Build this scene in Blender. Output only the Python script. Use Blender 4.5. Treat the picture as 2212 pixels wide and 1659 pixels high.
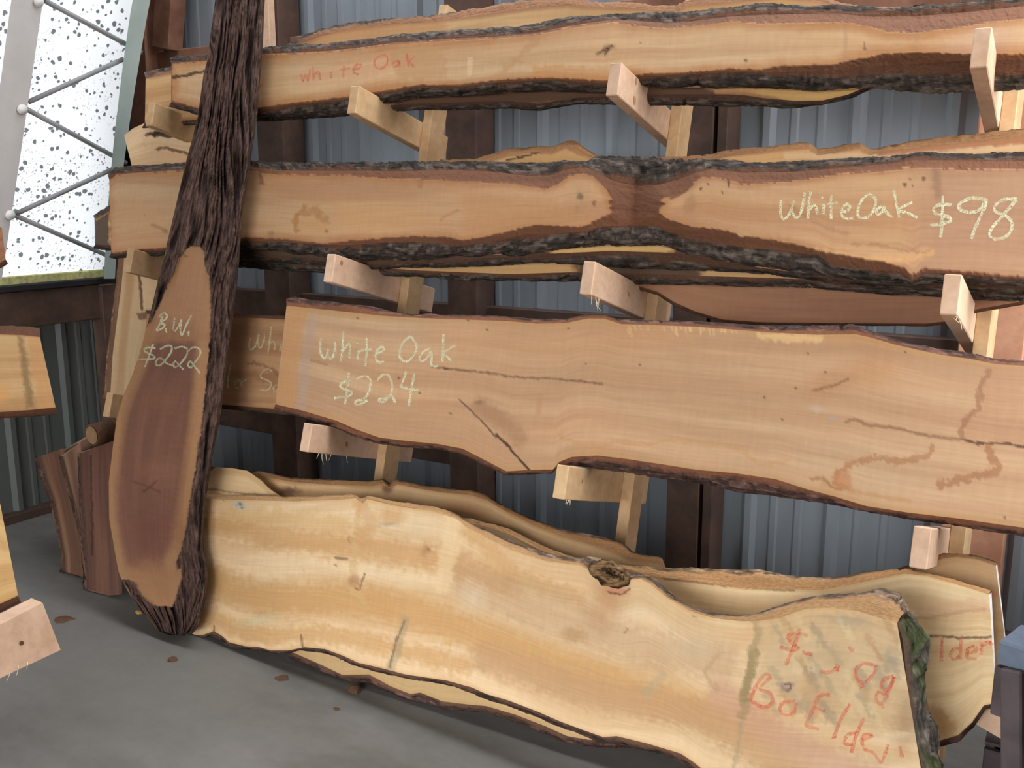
import bpy, bmesh, math, random
import numpy as np
from mathutils import Vector, Matrix

scene = bpy.context.scene
COL = scene.collection
for o in list(bpy.data.objects):
    bpy.data.objects.remove(o, do_unlink=True)

# ------------------------------------------------------------------ camera
W_PX, H_PX, F_PX = 2212.0, 1659.0, 2090.0
PITCH, HEAD, CAM_H = math.radians(11.2), math.radians(31.0), 1.55
cam_data = bpy.data.cameras.new('camera')
cam_data.sensor_fit = 'HORIZONTAL'
cam_data.sensor_width = 36.0
cam_data.lens = 36.0 * F_PX / W_PX
cam_data.clip_start = 0.05
cam = bpy.data.objects.new('camera', cam_data)
cam.location = (0, 0, CAM_H)
cam.rotation_euler = (math.pi / 2 - PITCH, 0, HEAD)
COL.objects.link(cam)
scene.camera = cam

# ------------------------------------------------------------------ world, light, exposure
world = bpy.data.worlds.new('overcast_sky')
scene.world = world
world.use_nodes = True
wn = world.node_tree.nodes
wn['Background'].inputs[0].default_value = (0.94, 0.965, 1.0, 1)
wn['Background'].inputs[1].default_value = 13.0
scene.view_settings.view_transform = 'Standard'
scene.view_settings.look = 'None'
scene.view_settings.gamma = 1.0
scene.view_settings.use_curve_mapping = False
scene.view_settings.exposure = -0.36

# ------------------------------------------------------------------ pixel rays -> real planes
_fh = np.array([-math.sin(HEAD), math.cos(HEAD), 0.0])
_R = np.array([math.cos(HEAD), math.sin(HEAD), 0.0])
_Z = np.array([0, 0, 1.0])
_F = _fh * math.cos(PITCH) - _Z * math.sin(PITCH)
_U = _fh * math.sin(PITCH) + _Z * math.cos(PITCH)
_C = np.array([0, 0, CAM_H])


def rays(px):
    px = np.atleast_2d(np.asarray(px, float))
    a = (px[:, 0] - W_PX / 2) / F_PX
    b = (px[:, 1] - H_PX / 2) / F_PX
    return _F[None] + a[:, None] * _R[None] - b[:, None] * _U[None]


class Plane:
    """a sawn face in the room: base point, normal pointing away from the viewer, along / up axes"""
    def __init__(self, p0, n, along):
        self.p0 = np.array(p0, float)
        self.n = np.array(n, float) / np.linalg.norm(n)
        e = np.array(along, float)
        e -= self.n * (e @ self.n)
        self.eu = e / np.linalg.norm(e)
        self.ev = np.cross(self.eu, -self.n)
        if self.ev[2] < 0:
            self.ev = -self.ev

    def at(self, px, off=0.0):
        d = rays(px)
        s = ((self.p0 - _C) @ self.n + off) / (d @ self.n)
        return _C + d * np.asarray(s)[:, None]


def rack_plane(y0, lean=15.0, k=0.0, xref=0.0):
    # Y = y0 + z tan(lean) + k (X - xref)
    t = math.tan(math.radians(lean))
    return Plane((xref, y0, 0), (-k, 1, -t), (1, k, 0))


def side_plane(x0, lean=15.0):
    t = math.tan(math.radians(lean))
    return Plane((x0, 0, 0), (-1, 0, -t), (0, 1, 0))


def floor_at(x, y, z=0.0):
    d = rays([(x, y)])[0]
    return _C + d * ((z - CAM_H) / d[2])


def x_at(x, y, X):
    d = rays([(x, y)])[0]
    return _C + d * (X / d[0])


# ------------------------------------------------------------------ numpy helpers
def _hash(ix, iy, seed):
    n = (ix.astype(np.int64) * 374761393 + iy.astype(np.int64) * 668265263 + seed * 974634541) & 0x7fffffff
    n = ((n ^ (n >> 13)) * 1274126177) & 0x7fffffff
    n = (n ^ (n >> 16)) & 0xffff
    return n / 65535.0


def vnoise(x, y, seed=0):
    x = np.asarray(x, float); y = np.asarray(y, float)
    ix = np.floor(x); iy = np.floor(y)
    fx = x - ix; fy = y - iy
    fx = fx * fx * (3 - 2 * fx); fy = fy * fy * (3 - 2 * fy)
    a = _hash(ix, iy, seed); b = _hash(ix + 1, iy, seed)
    c = _hash(ix, iy + 1, seed); d = _hash(ix + 1, iy + 1, seed)
    return (a + (b - a) * fx) * (1 - fy) + (c + (d - c) * fx) * fy


def fbm(x, y, seed=0, octs=4):
    s = 0; a = 0.5; t = 0
    for o in range(octs):
        s = s + a * vnoise(x * 2 ** o, y * 2 ** o, seed + 17 * o); t += a; a *= 0.55
    return s / t


def sstep(x, a, b):
    t = np.clip((x - a) / (b - a + 1e-9), 0, 1)
    return t * t * (3 - 2 * t)


def lin(c):
    c = np.asarray(c, float) / 255.0
    return np.where(c <= 0.04045, c / 12.92, ((c + 0.055) / 1.055) ** 2.4)


def resample(pts, n):
    p = np.asarray(pts, float)
    d = np.r_[0, np.cumsum(np.hypot(*np.diff(p, axis=0).T))]
    t = np.linspace(0, d[-1], n)
    return np.c_[np.interp(t, d, p[:, 0]), np.interp(t, d, p[:, 1])]


def smooth(pts, per=6):
    p = np.asarray(pts, float)
    if len(p) < 3:
        return resample(p, per + 1)
    q = np.vstack([2 * p[0] - p[1], p, 2 * p[-1] - p[-2]])
    out = []
    for i in range(1, len(q) - 2):
        t = np.linspace(0, 1, per, endpoint=False)[:, None]
        a, b, c, d = q[i - 1], q[i], q[i + 1], q[i + 2]
        out.append(0.5 * (2 * b + (c - a) * t + (2 * a - 5 * b + 4 * c - d) * t ** 2 + (3 * b - a - 3 * c + d) * t ** 3))
    out.append(p[-1:])
    return np.vstack(out)


def dist_poly(P, poly, closed=False):
    poly = np.asarray(poly, float)
    q = np.vstack([poly, poly[:1]]) if closed else poly
    best = np.full(len(P), 1e9)
    for a, b in zip(q[:-1], q[1:]):
        ab = b - a
        L = ab @ ab + 1e-9
        t = np.clip(((P - a) @ ab) / L, 0, 1)
        best = np.minimum(best, np.hypot(*(P - a - t[:, None] * ab).T))
    return best


def inside(P, poly):
    poly = np.asarray(poly, float)
    x, y = P[:, 0], P[:, 1]
    r = np.zeros(len(P), bool)
    for (x1, y1), (x2, y2) in zip(poly, np.roll(poly, -1, 0)):
        c = ((y1 > y) != (y2 > y)) & (x < (x2 - x1) * (y - y1) / (y2 - y1 + 1e-12) + x1)
        r ^= c
    return r


def Z(ox, oy, s, pts):
    """points read off an enlarged crop -> photograph coordinates"""
    return [(ox + x * s, oy + y * s) for x, y in pts]


# ------------------------------------------------------------------ object helpers
def tag(o, label=None, cat=None, group=None, kind=None):
    for k, v in (('label', label), ('category', cat), ('group', group), ('kind', kind)):
        if v:
            o[k] = v
    return o


FRAME = {}


def empty(name, loc, rot=None):
    o = bpy.data.objects.new(name, None)
    o.location = Vector([float(v) for v in loc])
    if rot is not None:                       # columns of rot are the thing's own axes
        rot = np.asarray(rot, float)
        o.rotation_euler = Matrix(rot.tolist()).to_euler()
        FRAME[o] = rot
    o.empty_display_size = 0.05
    COL.objects.link(o)
    return o


def world_loc(o):
    v = Vector((0, 0, 0))
    while o:
        v = v + o.location
        o = o.parent
    return np.array(v)


def mesh_obj(name, verts, faces, mat, parent=None, col=None, uv=None, attrs=None, smooth_shade=False):
    verts = np.asarray(verts, float)
    if parent is not None:
        verts = verts - world_loc(parent)
        if parent in FRAME:
            verts = verts @ FRAME[parent]
    me = bpy.data.meshes.new(name)
    me.from_pydata([tuple(v) for v in verts.tolist()], [], [tuple(f) for f in faces])
    if col is not None:
        a = me.attributes.new('tone', 'FLOAT_COLOR', 'POINT')
        c = np.ones((len(verts), 4), np.float32); c[:, :3] = col
        a.data.foreach_set('color', c.ravel())
    if attrs:
        for k, v in attrs.items():
            a = me.attributes.new(k, 'FLOAT', 'POINT')
            a.data.foreach_set('value', np.asarray(v, np.float32))
    if uv is not None:
        a = me.attributes.new('grain', 'FLOAT_VECTOR', 'POINT')
        w = np.zeros((len(verts), 3), np.float32); w[:, :2] = uv
        a.data.foreach_set('vector', w.ravel())
    if mat:
        for m in (mat if isinstance(mat, (list, tuple)) else [mat]):
            me.materials.append(m)
    if smooth_shade:
        me.polygons.foreach_set('use_smooth', [True] * len(me.polygons))
    me.validate()
    me.update()
    o = bpy.data.objects.new(name, me)
    COL.objects.link(o)
    if parent is not None:
        o.parent = parent
    return o


# ------------------------------------------------------------------ materials
def new_mat(name):
    m = bpy.data.materials.new(name)
    m.use_nodes = True
    nt = m.node_tree
    b = nt.nodes['Principled BSDF']
    return m, nt, b


def L4(c):
    return tuple(float(v) for v in lin(c)) + (1.0,)


def node(nt, t, **kw):
    n = nt.nodes.new(t)
    for k, v in kw.items():
        setattr(n, k, v)
    return n


def mix_rgb(nt, fac, a, b, blend='MIX'):
    n = nt.nodes.new('ShaderNodeMix')
    n.data_type = 'RGBA'
    n.blend_type = blend
    for s, v in ((n.inputs[0], fac), (n.inputs[6], a), (n.inputs[7], b)):
        if hasattr(v, 'links'):
            nt.links.new(v, s)
        else:
            s.default_value = v
    return n.outputs[2]


def ramp(nt, src, p0, p1, c0=(0, 0, 0, 1), c1=(1, 1, 1, 1)):
    r = nt.nodes.new('ShaderNodeValToRGB')
    r.color_ramp.elements[0].position = p0; r.color_ramp.elements[0].color = c0
    r.color_ramp.elements[1].position = p1; r.color_ramp.elements[1].color = c1
    nt.links.new(src, r.inputs[0])
    return r.outputs[0]


def noise_tex(nt, vec, scale, detail=4, rough=0.55, stretch=None):
    if stretch is not None:
        mp = nt.nodes.new('ShaderNodeMapping')
        mp.inputs['Scale'].default_value = stretch
        nt.links.new(vec, mp.inputs[0])
        vec = mp.outputs[0]
    n = nt.nodes.new('ShaderNodeTexNoise')
    n.inputs['Scale'].default_value = scale
    n.inputs['Detail'].default_value = detail
    n.inputs['Roughness'].default_value = rough
    nt.links.new(vec, n.inputs['Vector'])
    return n.outputs['Fac']


def bump(nt, b, h, strength=0.3, dist=0.01):
    n = nt.nodes.new('ShaderNodeBump')
    n.inputs['Strength'].default_value = strength
    n.inputs['Distance'].default_value = dist
    nt.links.new(h, n.inputs['Height'])
    nt.links.new(n.outputs[0], b.inputs['Normal'])


def mat_sawn():
    """sawn wood: colour comes from the 'tone' attribute, grain follows the board"""
    m, nt, b = new_mat('sawn_wood')
    tone = node(nt, 'ShaderNodeAttribute', attribute_name='tone').outputs['Color']
    g = node(nt, 'ShaderNodeAttribute', attribute_name='grain').outputs['Vector']
    n1 = noise_tex(nt, g, 1.0, 5, 0.6, (5, 130, 1))
    n2 = noise_tex(nt, g, 1.0, 3, 0.5, (70, 14, 1))
    f1 = ramp(nt, n1, 0.25, 0.75, (0.90, 0.88, 0.85, 1), (1.06, 1.055, 1.05, 1))
    f2 = ramp(nt, n2, 0.3, 0.7, (0.965, 0.96, 0.955, 1), (1.025, 1.025, 1.025, 1))
    c = mix_rgb(nt, 1.0, tone, f1, 'MULTIPLY')
    c = mix_rgb(nt, 1.0, c, f2, 'MULTIPLY')
    nt.links.new(c, b.inputs['Base Color'])
    b.inputs['Roughness'].default_value = 0.75
    b.inputs['Specular IOR Level'].default_value = 0.25
    bump(nt, b, n2, 0.12, 0.004)
    return m


def mat_bark():
    """bark: attribute tone carries inner-bark to outer-bark colour, noise breaks it into plates"""
    m, nt, b = new_mat('rough_bark')
    tone = node(nt, 'ShaderNodeAttribute', attribute_name='tone').outputs['Color']
    rough = node(nt, 'ShaderNodeAttribute', attribute_name='rough').outputs['Fac']
    g = node(nt, 'ShaderNodeAttribute', attribute_name='grain').outputs['Vector']
    n1 = noise_tex(nt, g, 1.0, 5, 0.65, (22, 95, 1))
    n2 = noise_tex(nt, g, 1.0, 4, 0.6, (90, 260, 1))
    f1 = ramp(nt, n1, 0.36, 0.62, (0.30, 0.27, 0.26, 1), (1.35, 1.32, 1.30, 1))
    f2 = ramp(nt, n2, 0.3, 0.7, (0.72, 0.7, 0.7, 1), (1.2, 1.2, 1.2, 1))
    f = mix_rgb(nt, rough, (1, 1, 1, 1), f1)
    c = mix_rgb(nt, 1.0, tone, f, 'MULTIPLY')
    c = mix_rgb(nt, 1.0, c, f2, 'MULTIPLY')
    nt.links.new(c, b.inputs['Base Color'])
    b.inputs['Roughness'].default_value = 0.9
    b.inputs['Specular IOR Level'].default_value = 0.15
    bump(nt, b, n1, 0.6, 0.012)
    return m


def mat_lumber(name, base, dark, knotty=True):
    m, nt, b = new_mat(name)
    tc = node(nt, 'ShaderNodeTexCoord').outputs['Generated']
    oi = node(nt, 'ShaderNodeObjectInfo').outputs['Random']
    co = node(nt, 'ShaderNodeTexCoord').outputs['Object']
    n1 = noise_tex(nt, co, 1.0, 4, 0.6, (40, 40, 40))
    n2 = noise_tex(nt, co, 1.0, 3, 0.5, (9, 6, 9))
    c = mix_rgb(nt, ramp(nt, n2, 0.35, 0.7), L4(base), L4(dark))
    f = ramp(nt, n1, 0.3, 0.7, (0.88, 0.87, 0.85, 1), (1.07, 1.07, 1.07, 1))
    c = mix_rgb(nt, 1.0, c, f, 'MULTIPLY')
    v = ramp(nt, oi, 0.0, 1.0, (0.88, 0.86, 0.84, 1), (1.06, 1.05, 1.06, 1))
    c = mix_rgb(nt, 1.0, c, v, 'MULTIPLY')
    nt.links.new(c, b.inputs['Base Color'])
    b.inputs['Roughness'].default_value = 0.7
    b.inputs['Specular IOR Level'].default_value = 0.25
    bump(nt, b, n1, 0.15, 0.003)
    return m


def mat_flat(name, c, rough=0.8, spec=0.2, nscale=8.0, lo=0.85, hi=1.1, metal=0.0):
    m, nt, b = new_mat(name)
    co = node(nt, 'ShaderNodeTexCoord').outputs['Object']
    n = noise_tex(nt, co, nscale, 5, 0.6)
    f = ramp(nt, n, 0.3, 0.7, (lo, lo, lo, 1), (hi, hi, hi, 1))
    nt.links.new(mix_rgb(nt, 1.0, L4(c), f, 'MULTIPLY'), b.inputs['Base Color'])
    b.inputs['Roughness'].default_value = rough
    b.inputs['Specular IOR Level'].default_value = spec
    b.inputs['Metallic'].default_value = metal
    return m


def mat_chalk(name, c, cover_lo, cover_hi, strength):
    """dry chalk that skips over the grain"""
    m, nt, b = new_mat(name)
    co = node(nt, 'ShaderNodeTexCoord').outputs['Object']
    n = noise_tex(nt, co, 260.0, 3, 0.6)
    n2 = noise_tex(nt, co, 18.0, 3, 0.6)
    a = ramp(nt, n, cover_lo, cover_hi)
    a2 = ramp(nt, n2, 0.25, 0.6, (0.45, 0.45, 0.45, 1), (1, 1, 1, 1))
    a = mix_rgb(nt, 1.0, a, a2, 'MULTIPLY')
    a = mix_rgb(nt, 1.0, a, (strength, strength, strength, 1), 'MULTIPLY')
    b.inputs['Base Color'].default_value = L4(c)
    b.inputs['Roughness'].default_value = 1.0
    b.inputs['Specular IOR Level'].default_value = 0.0
    nt.links.new(a, b.inputs['Alpha'])
    return m


def mat_concrete():
    m, nt, b = new_mat('concrete_floor')
    co = node(nt, 'ShaderNodeTexCoord').outputs['Object']
    n1 = noise_tex(nt, co, 1.0, 5, 0.6, (2.2, 5.0, 1))
    n2 = noise_tex(nt, co, 14.0, 5, 0.7)
    n3 = noise_tex(nt, co, 0.9, 3, 0.5)
    c = mix_rgb(nt, ramp(nt, n1, 0.35, 0.68), L4((90, 86, 80)), L4((118, 114, 109)))
    c = mix_rgb(nt, ramp(nt, n3, 0.4, 0.7), c, L4((110, 106, 99)))
    f = ramp(nt, n2, 0.25, 0.75, (0.88, 0.88, 0.88, 1), (1.08, 1.08, 1.08, 1))
    c = mix_rgb(nt, 1.0, c, f, 'MULTIPLY')
    nt.links.new(c, b.inputs['Base Color'])
    b.inputs['Roughness'].default_value = 0.7
    bump(nt, b, n2, 0.08, 0.003)
    return m


def mat_metal_sheet(name, c0, c1):
    m, nt, b = new_mat(name)
    co = node(nt, 'ShaderNodeTexCoord').outputs['Object']
    n1 = noise_tex(nt, co, 1.0, 4, 0.6, (6, 6, 0.8))
    c = mix_rgb(nt, ramp(nt, n1, 0.3, 0.7), L4(c0), L4(c1))
    nt.links.new(c, b.inputs['Base Color'])
    b.inputs['Roughness'].default_value = 0.5
    b.inputs['Metallic'].default_value = 0.0
    b.inputs['Specular IOR Level'].default_value = 0.35
    return m


def mat_skin():
    """milky sheet that lets daylight through, speckled with mould"""
    m, nt, b = new_mat('translucent_sheet')
    out = nt.nodes['Material Output']
    nt.nodes.remove(b)
    co = node(nt, 'ShaderNodeTexCoord').outputs['Object']
    mp = nt.nodes.new('ShaderNodeMapping')
    nt.links.new(co, mp.inputs[0])
    warp = nt.nodes.new('ShaderNodeTexNoise'); warp.inputs['Scale'].default_value = 30
    nt.links.new(co, warp.inputs['Vector'])
    add = nt.nodes.new('ShaderNodeVectorMath'); add.operation = 'MULTIPLY_ADD'
    nt.links.new(warp.outputs['Color'], add.inputs[0])
    add.inputs[1].default_value = (0.02, 0.02, 0.02)
    nt.links.new(co, add.inputs[2])
    v = nt.nodes.new('ShaderNodeTexVoronoi'); v.inputs['Scale'].default_value = 33
    nt.links.new(add.outputs[0], v.inputs['Vector'])
    v2 = nt.nodes.new('ShaderNodeTexVoronoi'); v2.inputs['Scale'].default_value = 75
    nt.links.new(add.outputs[0], v2.inputs['Vector'])
    big = noise_tex(nt, co, 4.0, 3, 0.5)
    rnd = nt.nodes.new('ShaderNodeSeparateColor')
    nt.links.new(v.outputs['Color'], rnd.inputs[0])
    # spot radius varies by cell
    mth = nt.nodes.new('ShaderNodeMath'); mth.operation = 'MULTIPLY'
    nt.links.new(rnd.outputs[0], mth.inputs[0]); mth.inputs[1].default_value = 0.37
    sub = nt.nodes.new('ShaderNodeMath'); sub.operation = 'SUBTRACT'
    nt.links.new(v.outputs['Distance'], sub.inputs[0]); nt.links.new(mth.outputs[0], sub.inputs[1])
    spot = ramp(nt, sub.outputs[0], 0.0, 0.07, (1, 1, 1, 1), (0, 0, 0, 1))
    rnd2 = nt.nodes.new('ShaderNodeSeparateColor')
    nt.links.new(v2.outputs['Color'], rnd2.inputs[0])
    mth2 = nt.nodes.new('ShaderNodeMath'); mth2.operation = 'MULTIPLY'
    nt.links.new(rnd2.outputs[0], mth2.inputs[0]); mth2.inputs[1].default_value = 0.35
    sub2 = nt.nodes.new('ShaderNodeMath'); sub2.operation = 'SUBTRACT'
    nt.links.new(v2.outputs['Distance'], sub2.inputs[0]); nt.links.new(mth2.outputs[0], sub2.inputs[1])
    spot2 = ramp(nt, sub2.outputs[0], 0.0, 0.08, (0.75, 0.75, 0.75, 1), (0, 0, 0, 1))
    clus = ramp(nt, big, 0.38, 0.62)
    spot2 = mix_rgb(nt, 1.0, spot2, clus, 'MULTIPLY')
    sp = mix_rgb(nt, 1.0, spot, spot2, 'LIGHTEN')
    sp = mix_rgb(nt, 1.0, sp, (0.9, 0.9, 0.9, 1), 'MULTIPLY')
    c = mix_rgb(nt, sp, (0.25, 0.255, 0.26, 1), (0.018, 0.024, 0.024, 1))
    t = nt.nodes.new('ShaderNodeBsdfTranslucent')
    nt.links.new(c, t.inputs['Color'])
    d = nt.nodes.new('ShaderNodeBsdfDiffuse')
    nt.links.new(mix_rgb(nt, sp, (0.6, 0.63, 0.64, 1), (0.05, 0.06, 0.06, 1)), d.inputs['Color'])
    mx = nt.nodes.new('ShaderNodeMixShader'); mx.inputs[0].default_value = 0.22
    nt.links.new(t.outputs[0], mx.inputs[1]); nt.links.new(d.outputs[0], mx.inputs[2])
    nt.links.new(mx.outputs[0], out.inputs['Surface'])
    return m


M = {
    'sawn': mat_sawn(),
    'bark': mat_bark(),
    'lumber': mat_lumber('fresh_lumber', (206, 172, 130), (186, 148, 106)),
    'pink_lumber': mat_lumber('pinkish_lumber', (214, 180, 153), (196, 160, 130)),
    'treated': mat_lumber('treated_timber', (90, 68, 57), (68, 53, 46)),
    'brown_timber': mat_lumber('brown_timber', (150, 108, 88), (122, 82, 64)),
    'barnwood': mat_lumber('reddish_timber', (196, 146, 116), (176, 122, 94)),
    'floor': mat_concrete(),
    'sheet': mat_metal_sheet('galvanised_sheet', (120, 125, 131), (134, 140, 146)),
    'shaded_sheet': mat_metal_sheet('shaded_grey_sheet', (76, 78, 75), (90, 91, 88)),  # darker sheet copy; the left wall's shade is put into its colour
    'skin': mat_skin(),
    'chalk': mat_chalk('white_chalk', (228, 228, 188), 0.28, 0.56, 0.80),
    'crayon': mat_chalk('red_crayon', (232, 104, 78), 0.30, 0.62, 0.58),
    'faint_crayon': mat_chalk('faint_red_crayon', (238, 112, 92), 0.28, 0.62, 0.55),
    'faint_chalk': mat_chalk('faint_chalk', (214, 206, 160), 0.28, 0.58, 0.78),
    'steel': mat_flat('grey_painted_steel', (206, 200, 196), 0.6, 0.3, 5, 0.88, 1.06),
    'green_steel': mat_flat('green_grey_painted_steel', (176, 188, 180), 0.6, 0.3, 5, 0.85, 1.08),
    'rod': mat_flat('grey_steel_rod', (150, 148, 148), 0.6, 0.3),
    'moss': mat_flat('mossy_strip', (206, 200, 138), 0.9, 0.1, 40, 0.55, 1.2),
    'rubber': mat_flat('black_rubber', (40, 38, 40), 0.7, 0.2),
    'blue_paint': mat_flat('weathered_blue_paint', (96, 106, 120), 0.7, 0.3, 12, 0.6, 1.2),
    'dark_paint': mat_flat('weathered_dark_paint', (74, 64, 64), 0.7, 0.3, 14, 0.6, 1.3),
    'chip': mat_flat('bark_chip', (96, 70, 54), 0.95, 0.1, 60, 0.7, 1.2),
    'pale_chip': mat_flat('wood_chip', (190, 150, 80), 0.95, 0.1, 60, 0.8, 1.1),
    'fibre': mat_flat('wood_fibre', (236, 214, 176), 0.9, 0.1, 60, 0.9, 1.05),
    'white': mat_flat('hole_light_white', (240, 238, 234), 0.6, 0.2, 20, 0.95, 1.0),
}


# ------------------------------------------------------------------ boxes and beams
def prism_verts(p0, p1, side, up, w, h):
    p0, p1, side, up = (np.array(v, float) for v in (p0, p1, side, up))
    v = []
    for p in (p0, p1):
        for a, b in ((-1, -1), (1, -1), (1, 1), (-1, 1)):
            v.append(p + side * a * w / 2 + up * b * h / 2)
    return v


BOX_F = [(0, 3, 2, 1), (4, 5, 6, 7), (0, 1, 5, 4), (1, 2, 6, 5), (2, 3, 7, 6), (3, 0, 4, 7)]


def beam(name, p0, p1, w, h, mat, parent=None, up=(0, 0, 1), bev=0.002):
    """rectangular timber from p0 to p1, slightly eased edges"""
    p0 = np.array(p0, float); p1 = np.array(p1, float)
    d = p1 - p0; d = d / np.linalg.norm(d)
    side = np.cross(d, np.array(up, float)); side /= np.linalg.norm(side)
    u = np.cross(side, d)
    v = np.array(prism_verts(p0, p1, side, u, w, h))
    bm = bmesh.new()
    base = world_loc(parent) if parent is not None else np.zeros(3)
    fr = FRAME.get(parent) if parent is not None else None
    bv = [bm.verts.new(tuple((q - base) if fr is None else (q - base) @ fr)) for q in v]
    for f in BOX_F:
        bm.faces.new([bv[i] for i in f])
    bmesh.ops.recalc_face_normals(bm, faces=bm.faces)
    if bev:
        bmesh.ops.bevel(bm, geom=list(bm.edges), offset=bev, segments=1, affect='EDGES')
    me = bpy.data.meshes.new(name)
    bm.to_mesh(me); bm.free()
    me.materials.append(mat)
    o = bpy.data.objects.new(name, me)
    COL.objects.link(o)
    if parent is not None:
        o.parent = parent
    return o


def hull_prism(name, quad_a, quad_b, mat, parent=None):
    """solid between two matching quads"""
    v = list(quad_a) + list(quad_b)
    return mesh_obj(name, v, BOX_F, mat, parent)


def tube_mesh(name, pts, r, mat, parent=None, seg=8, taper=None):
    pts = np.asarray(pts, float)
    verts = []; faces = []
    n = len(pts)
    for i, p in enumerate(pts):
        t = pts[min(i + 1, n - 1)] - pts[max(i - 1, 0)]
        t = t / np.linalg.norm(t)
        a = np.cross(t, (0.3, 0.2, 0.9)); a /= np.linalg.norm(a)
        b = np.cross(t, a)
        rr = r if taper is None else r * (1 + (taper - 1) * i / (n - 1))
        for k in range(seg):
            an = 2 * math.pi * k / seg
            verts.append(p + rr * (math.cos(an) * a + math.sin(an) * b))
    for i in range(n - 1):
        for k in range(seg):
            k2 = (k + 1) % seg
            faces.append((i * seg + k, i * seg + k2, (i + 1) * seg + k2, (i + 1) * seg + k))
    faces.append(tuple(range(seg))[::-1]); faces.append(tuple(range((n - 1) * seg, n * seg)))
    return mesh_obj(name, verts, faces, mat, parent, smooth_shade=True)


# ------------------------------------------------------------------ live-edge slabs
def apply_paint(P, col, paints, seed):
    jx = (fbm(P[:, 0] / 9, P[:, 1] / 9, seed + 5, 3) - 0.5)
    jy = (fbm(P[:, 0] / 9, P[:, 1] / 9, seed + 9, 3) - 0.5)
    for k, p in enumerate(paints):
        kind = p[0]
        c = lin(p[2])
        if kind == 'line':           # line, pts, colour, half width, softness, alpha, jitter
            _, pts, _, w, soft, al, jit = p
            Q = P + np.c_[jx, jy] * jit * 2
            d = dist_poly(Q, smooth(pts, 5))
            a = (1 - sstep(d, w, w + soft)) * al
        elif kind == 'blob':         # blob, (x, y, rx, ry, deg), colour, softness 0..1, alpha, jitter
            _, (bx, by, rx, ry, dg), _, soft, al, jit = p
            Q = P + np.c_[jx, jy] * jit * 2 - np.array([bx, by])
            an = math.radians(dg)
            qx = (Q[:, 0] * math.cos(an) + Q[:, 1] * math.sin(an)) / rx
            qy = (-Q[:, 0] * math.sin(an) + Q[:, 1] * math.cos(an)) / ry
            a = (1 - sstep(np.hypot(qx, qy), 1 - soft, 1 + soft * 0.3)) * al
        elif kind == 'area':         # area, polygon, colour, softness px, alpha, jitter
            _, pts, _, soft, al, jit = p
            Q = P + np.c_[jx, jy] * jit * 2
            d = dist_poly(Q, pts, True) * np.where(inside(Q, pts), 1, -1)
            a = sstep(d, -soft / 2, soft / 2) * al
        col[:] = col + (c - col) * a[:, None]
    return col


def bark_strip(root, name, start, px_outer, pl, t, sgn, inner, outer, amp, seed, frac=0.25, rows=9,
               moss=0.0, part_label=None, outv=None):
    """rough bark between the sawn face's edge and the slab's back outline"""
    n = len(start)
    end = pl.at(resample(px_outer, n), t)
    w = np.linspace(0, 1, rows)
    S = np.linspace(0, 1, n)
    length = np.r_[0, np.cumsum(np.linalg.norm(np.diff(start, axis=0), axis=1))]
    W, Lg = np.meshgrid(w, length, indexing='ij')
    across = np.linalg.norm(end - start, axis=1)
    AC = W * across[None, :] + 1e-6
    base = start[None] + (end - start)[None] * W[..., None]
    # rounded belly
    belly = np.sin(np.pi * W) * across[None, :] * 0.18
    out = sgn * pl.ev if outv is None else np.asarray(outv, float)
    front = -pl.n
    nrm = out * 0.75 + front * 0.65
    ridge = 1 - np.abs(2 * fbm(Lg * 9, AC * 70 + 40 * fbm(Lg * 3, AC * 8, seed + 3, 2), seed, 4) - 1)
    ridge = ridge - 0.62
    flake = fbm(Lg * 26, AC * 110, seed + 31, 3) - 0.5
    env = np.clip(W * 3, 0, 1)
    disp = (ridge * 2.2 + flake * 1.2) * amp * env + belly
    V = base + nrm[None, None] * disp[..., None] + out[None, None] * ((fbm(Lg * 14, AC * 30, seed + 77, 3) - 0.5) * amp * 1.6 * env)[..., None]
    V = V.reshape(-1, 3)
    V[:, 2] = np.maximum(V[:, 2], 0.004)
    fr = frac if np.isscalar(frac) else np.interp(S, np.linspace(0, 1, len(frac)), frac)[None, :]
    edge = W + (fbm(Lg * 12, AC * 40, seed + 51, 3) - 0.5) * 0.5
    k = sstep(edge, fr - 0.04, fr + 0.12)
    plate = fbm(Lg * 30, AC * 130, seed + 61, 3)
    o1 = lin(outer); o2 = lin(tuple(min(255, c * 1.6) for c in outer)); o3 = lin(tuple(c * 0.5 for c in outer))
    oc = o1 + (o2 - o1) * sstep(plate, 0.52, 0.66)[..., None]
    oc = oc + (o3 - oc) * sstep(-ridge, 0.02, 0.22)[..., None]
    ic = lin(inner) * (0.75 + 0.5 * fbm(Lg * 5, AC * 60, seed + 71, 3))[..., None]
    col = ic + (oc - ic) * k[..., None]
    if moss:
        mk = sstep(fbm(Lg * 24, AC * 34, seed + 81, 3), 0.47, 0.62) * moss * k
        col = col + (lin((70, 80, 44)) - col) * mk[..., None]
    faces = []
    for j in range(rows - 1):
        a = j * n
        for i in range(n - 1):
            q = (a + i, a + i + 1, a + n + i + 1, a + n + i)
            faces.append(q if sgn < 0 else q[::-1])
    uv = np.c_[Lg.ravel(), AC.ravel()]
    o = mesh_obj(name, V, faces, M['bark'], root, col.reshape(-1, 3), uv,
                 {'rough': k.ravel() * 0.9}, smooth_shade=True)
    if part_label:
        o['label'] = part_label
    return V.reshape(rows, n, 3)[-1]


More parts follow.
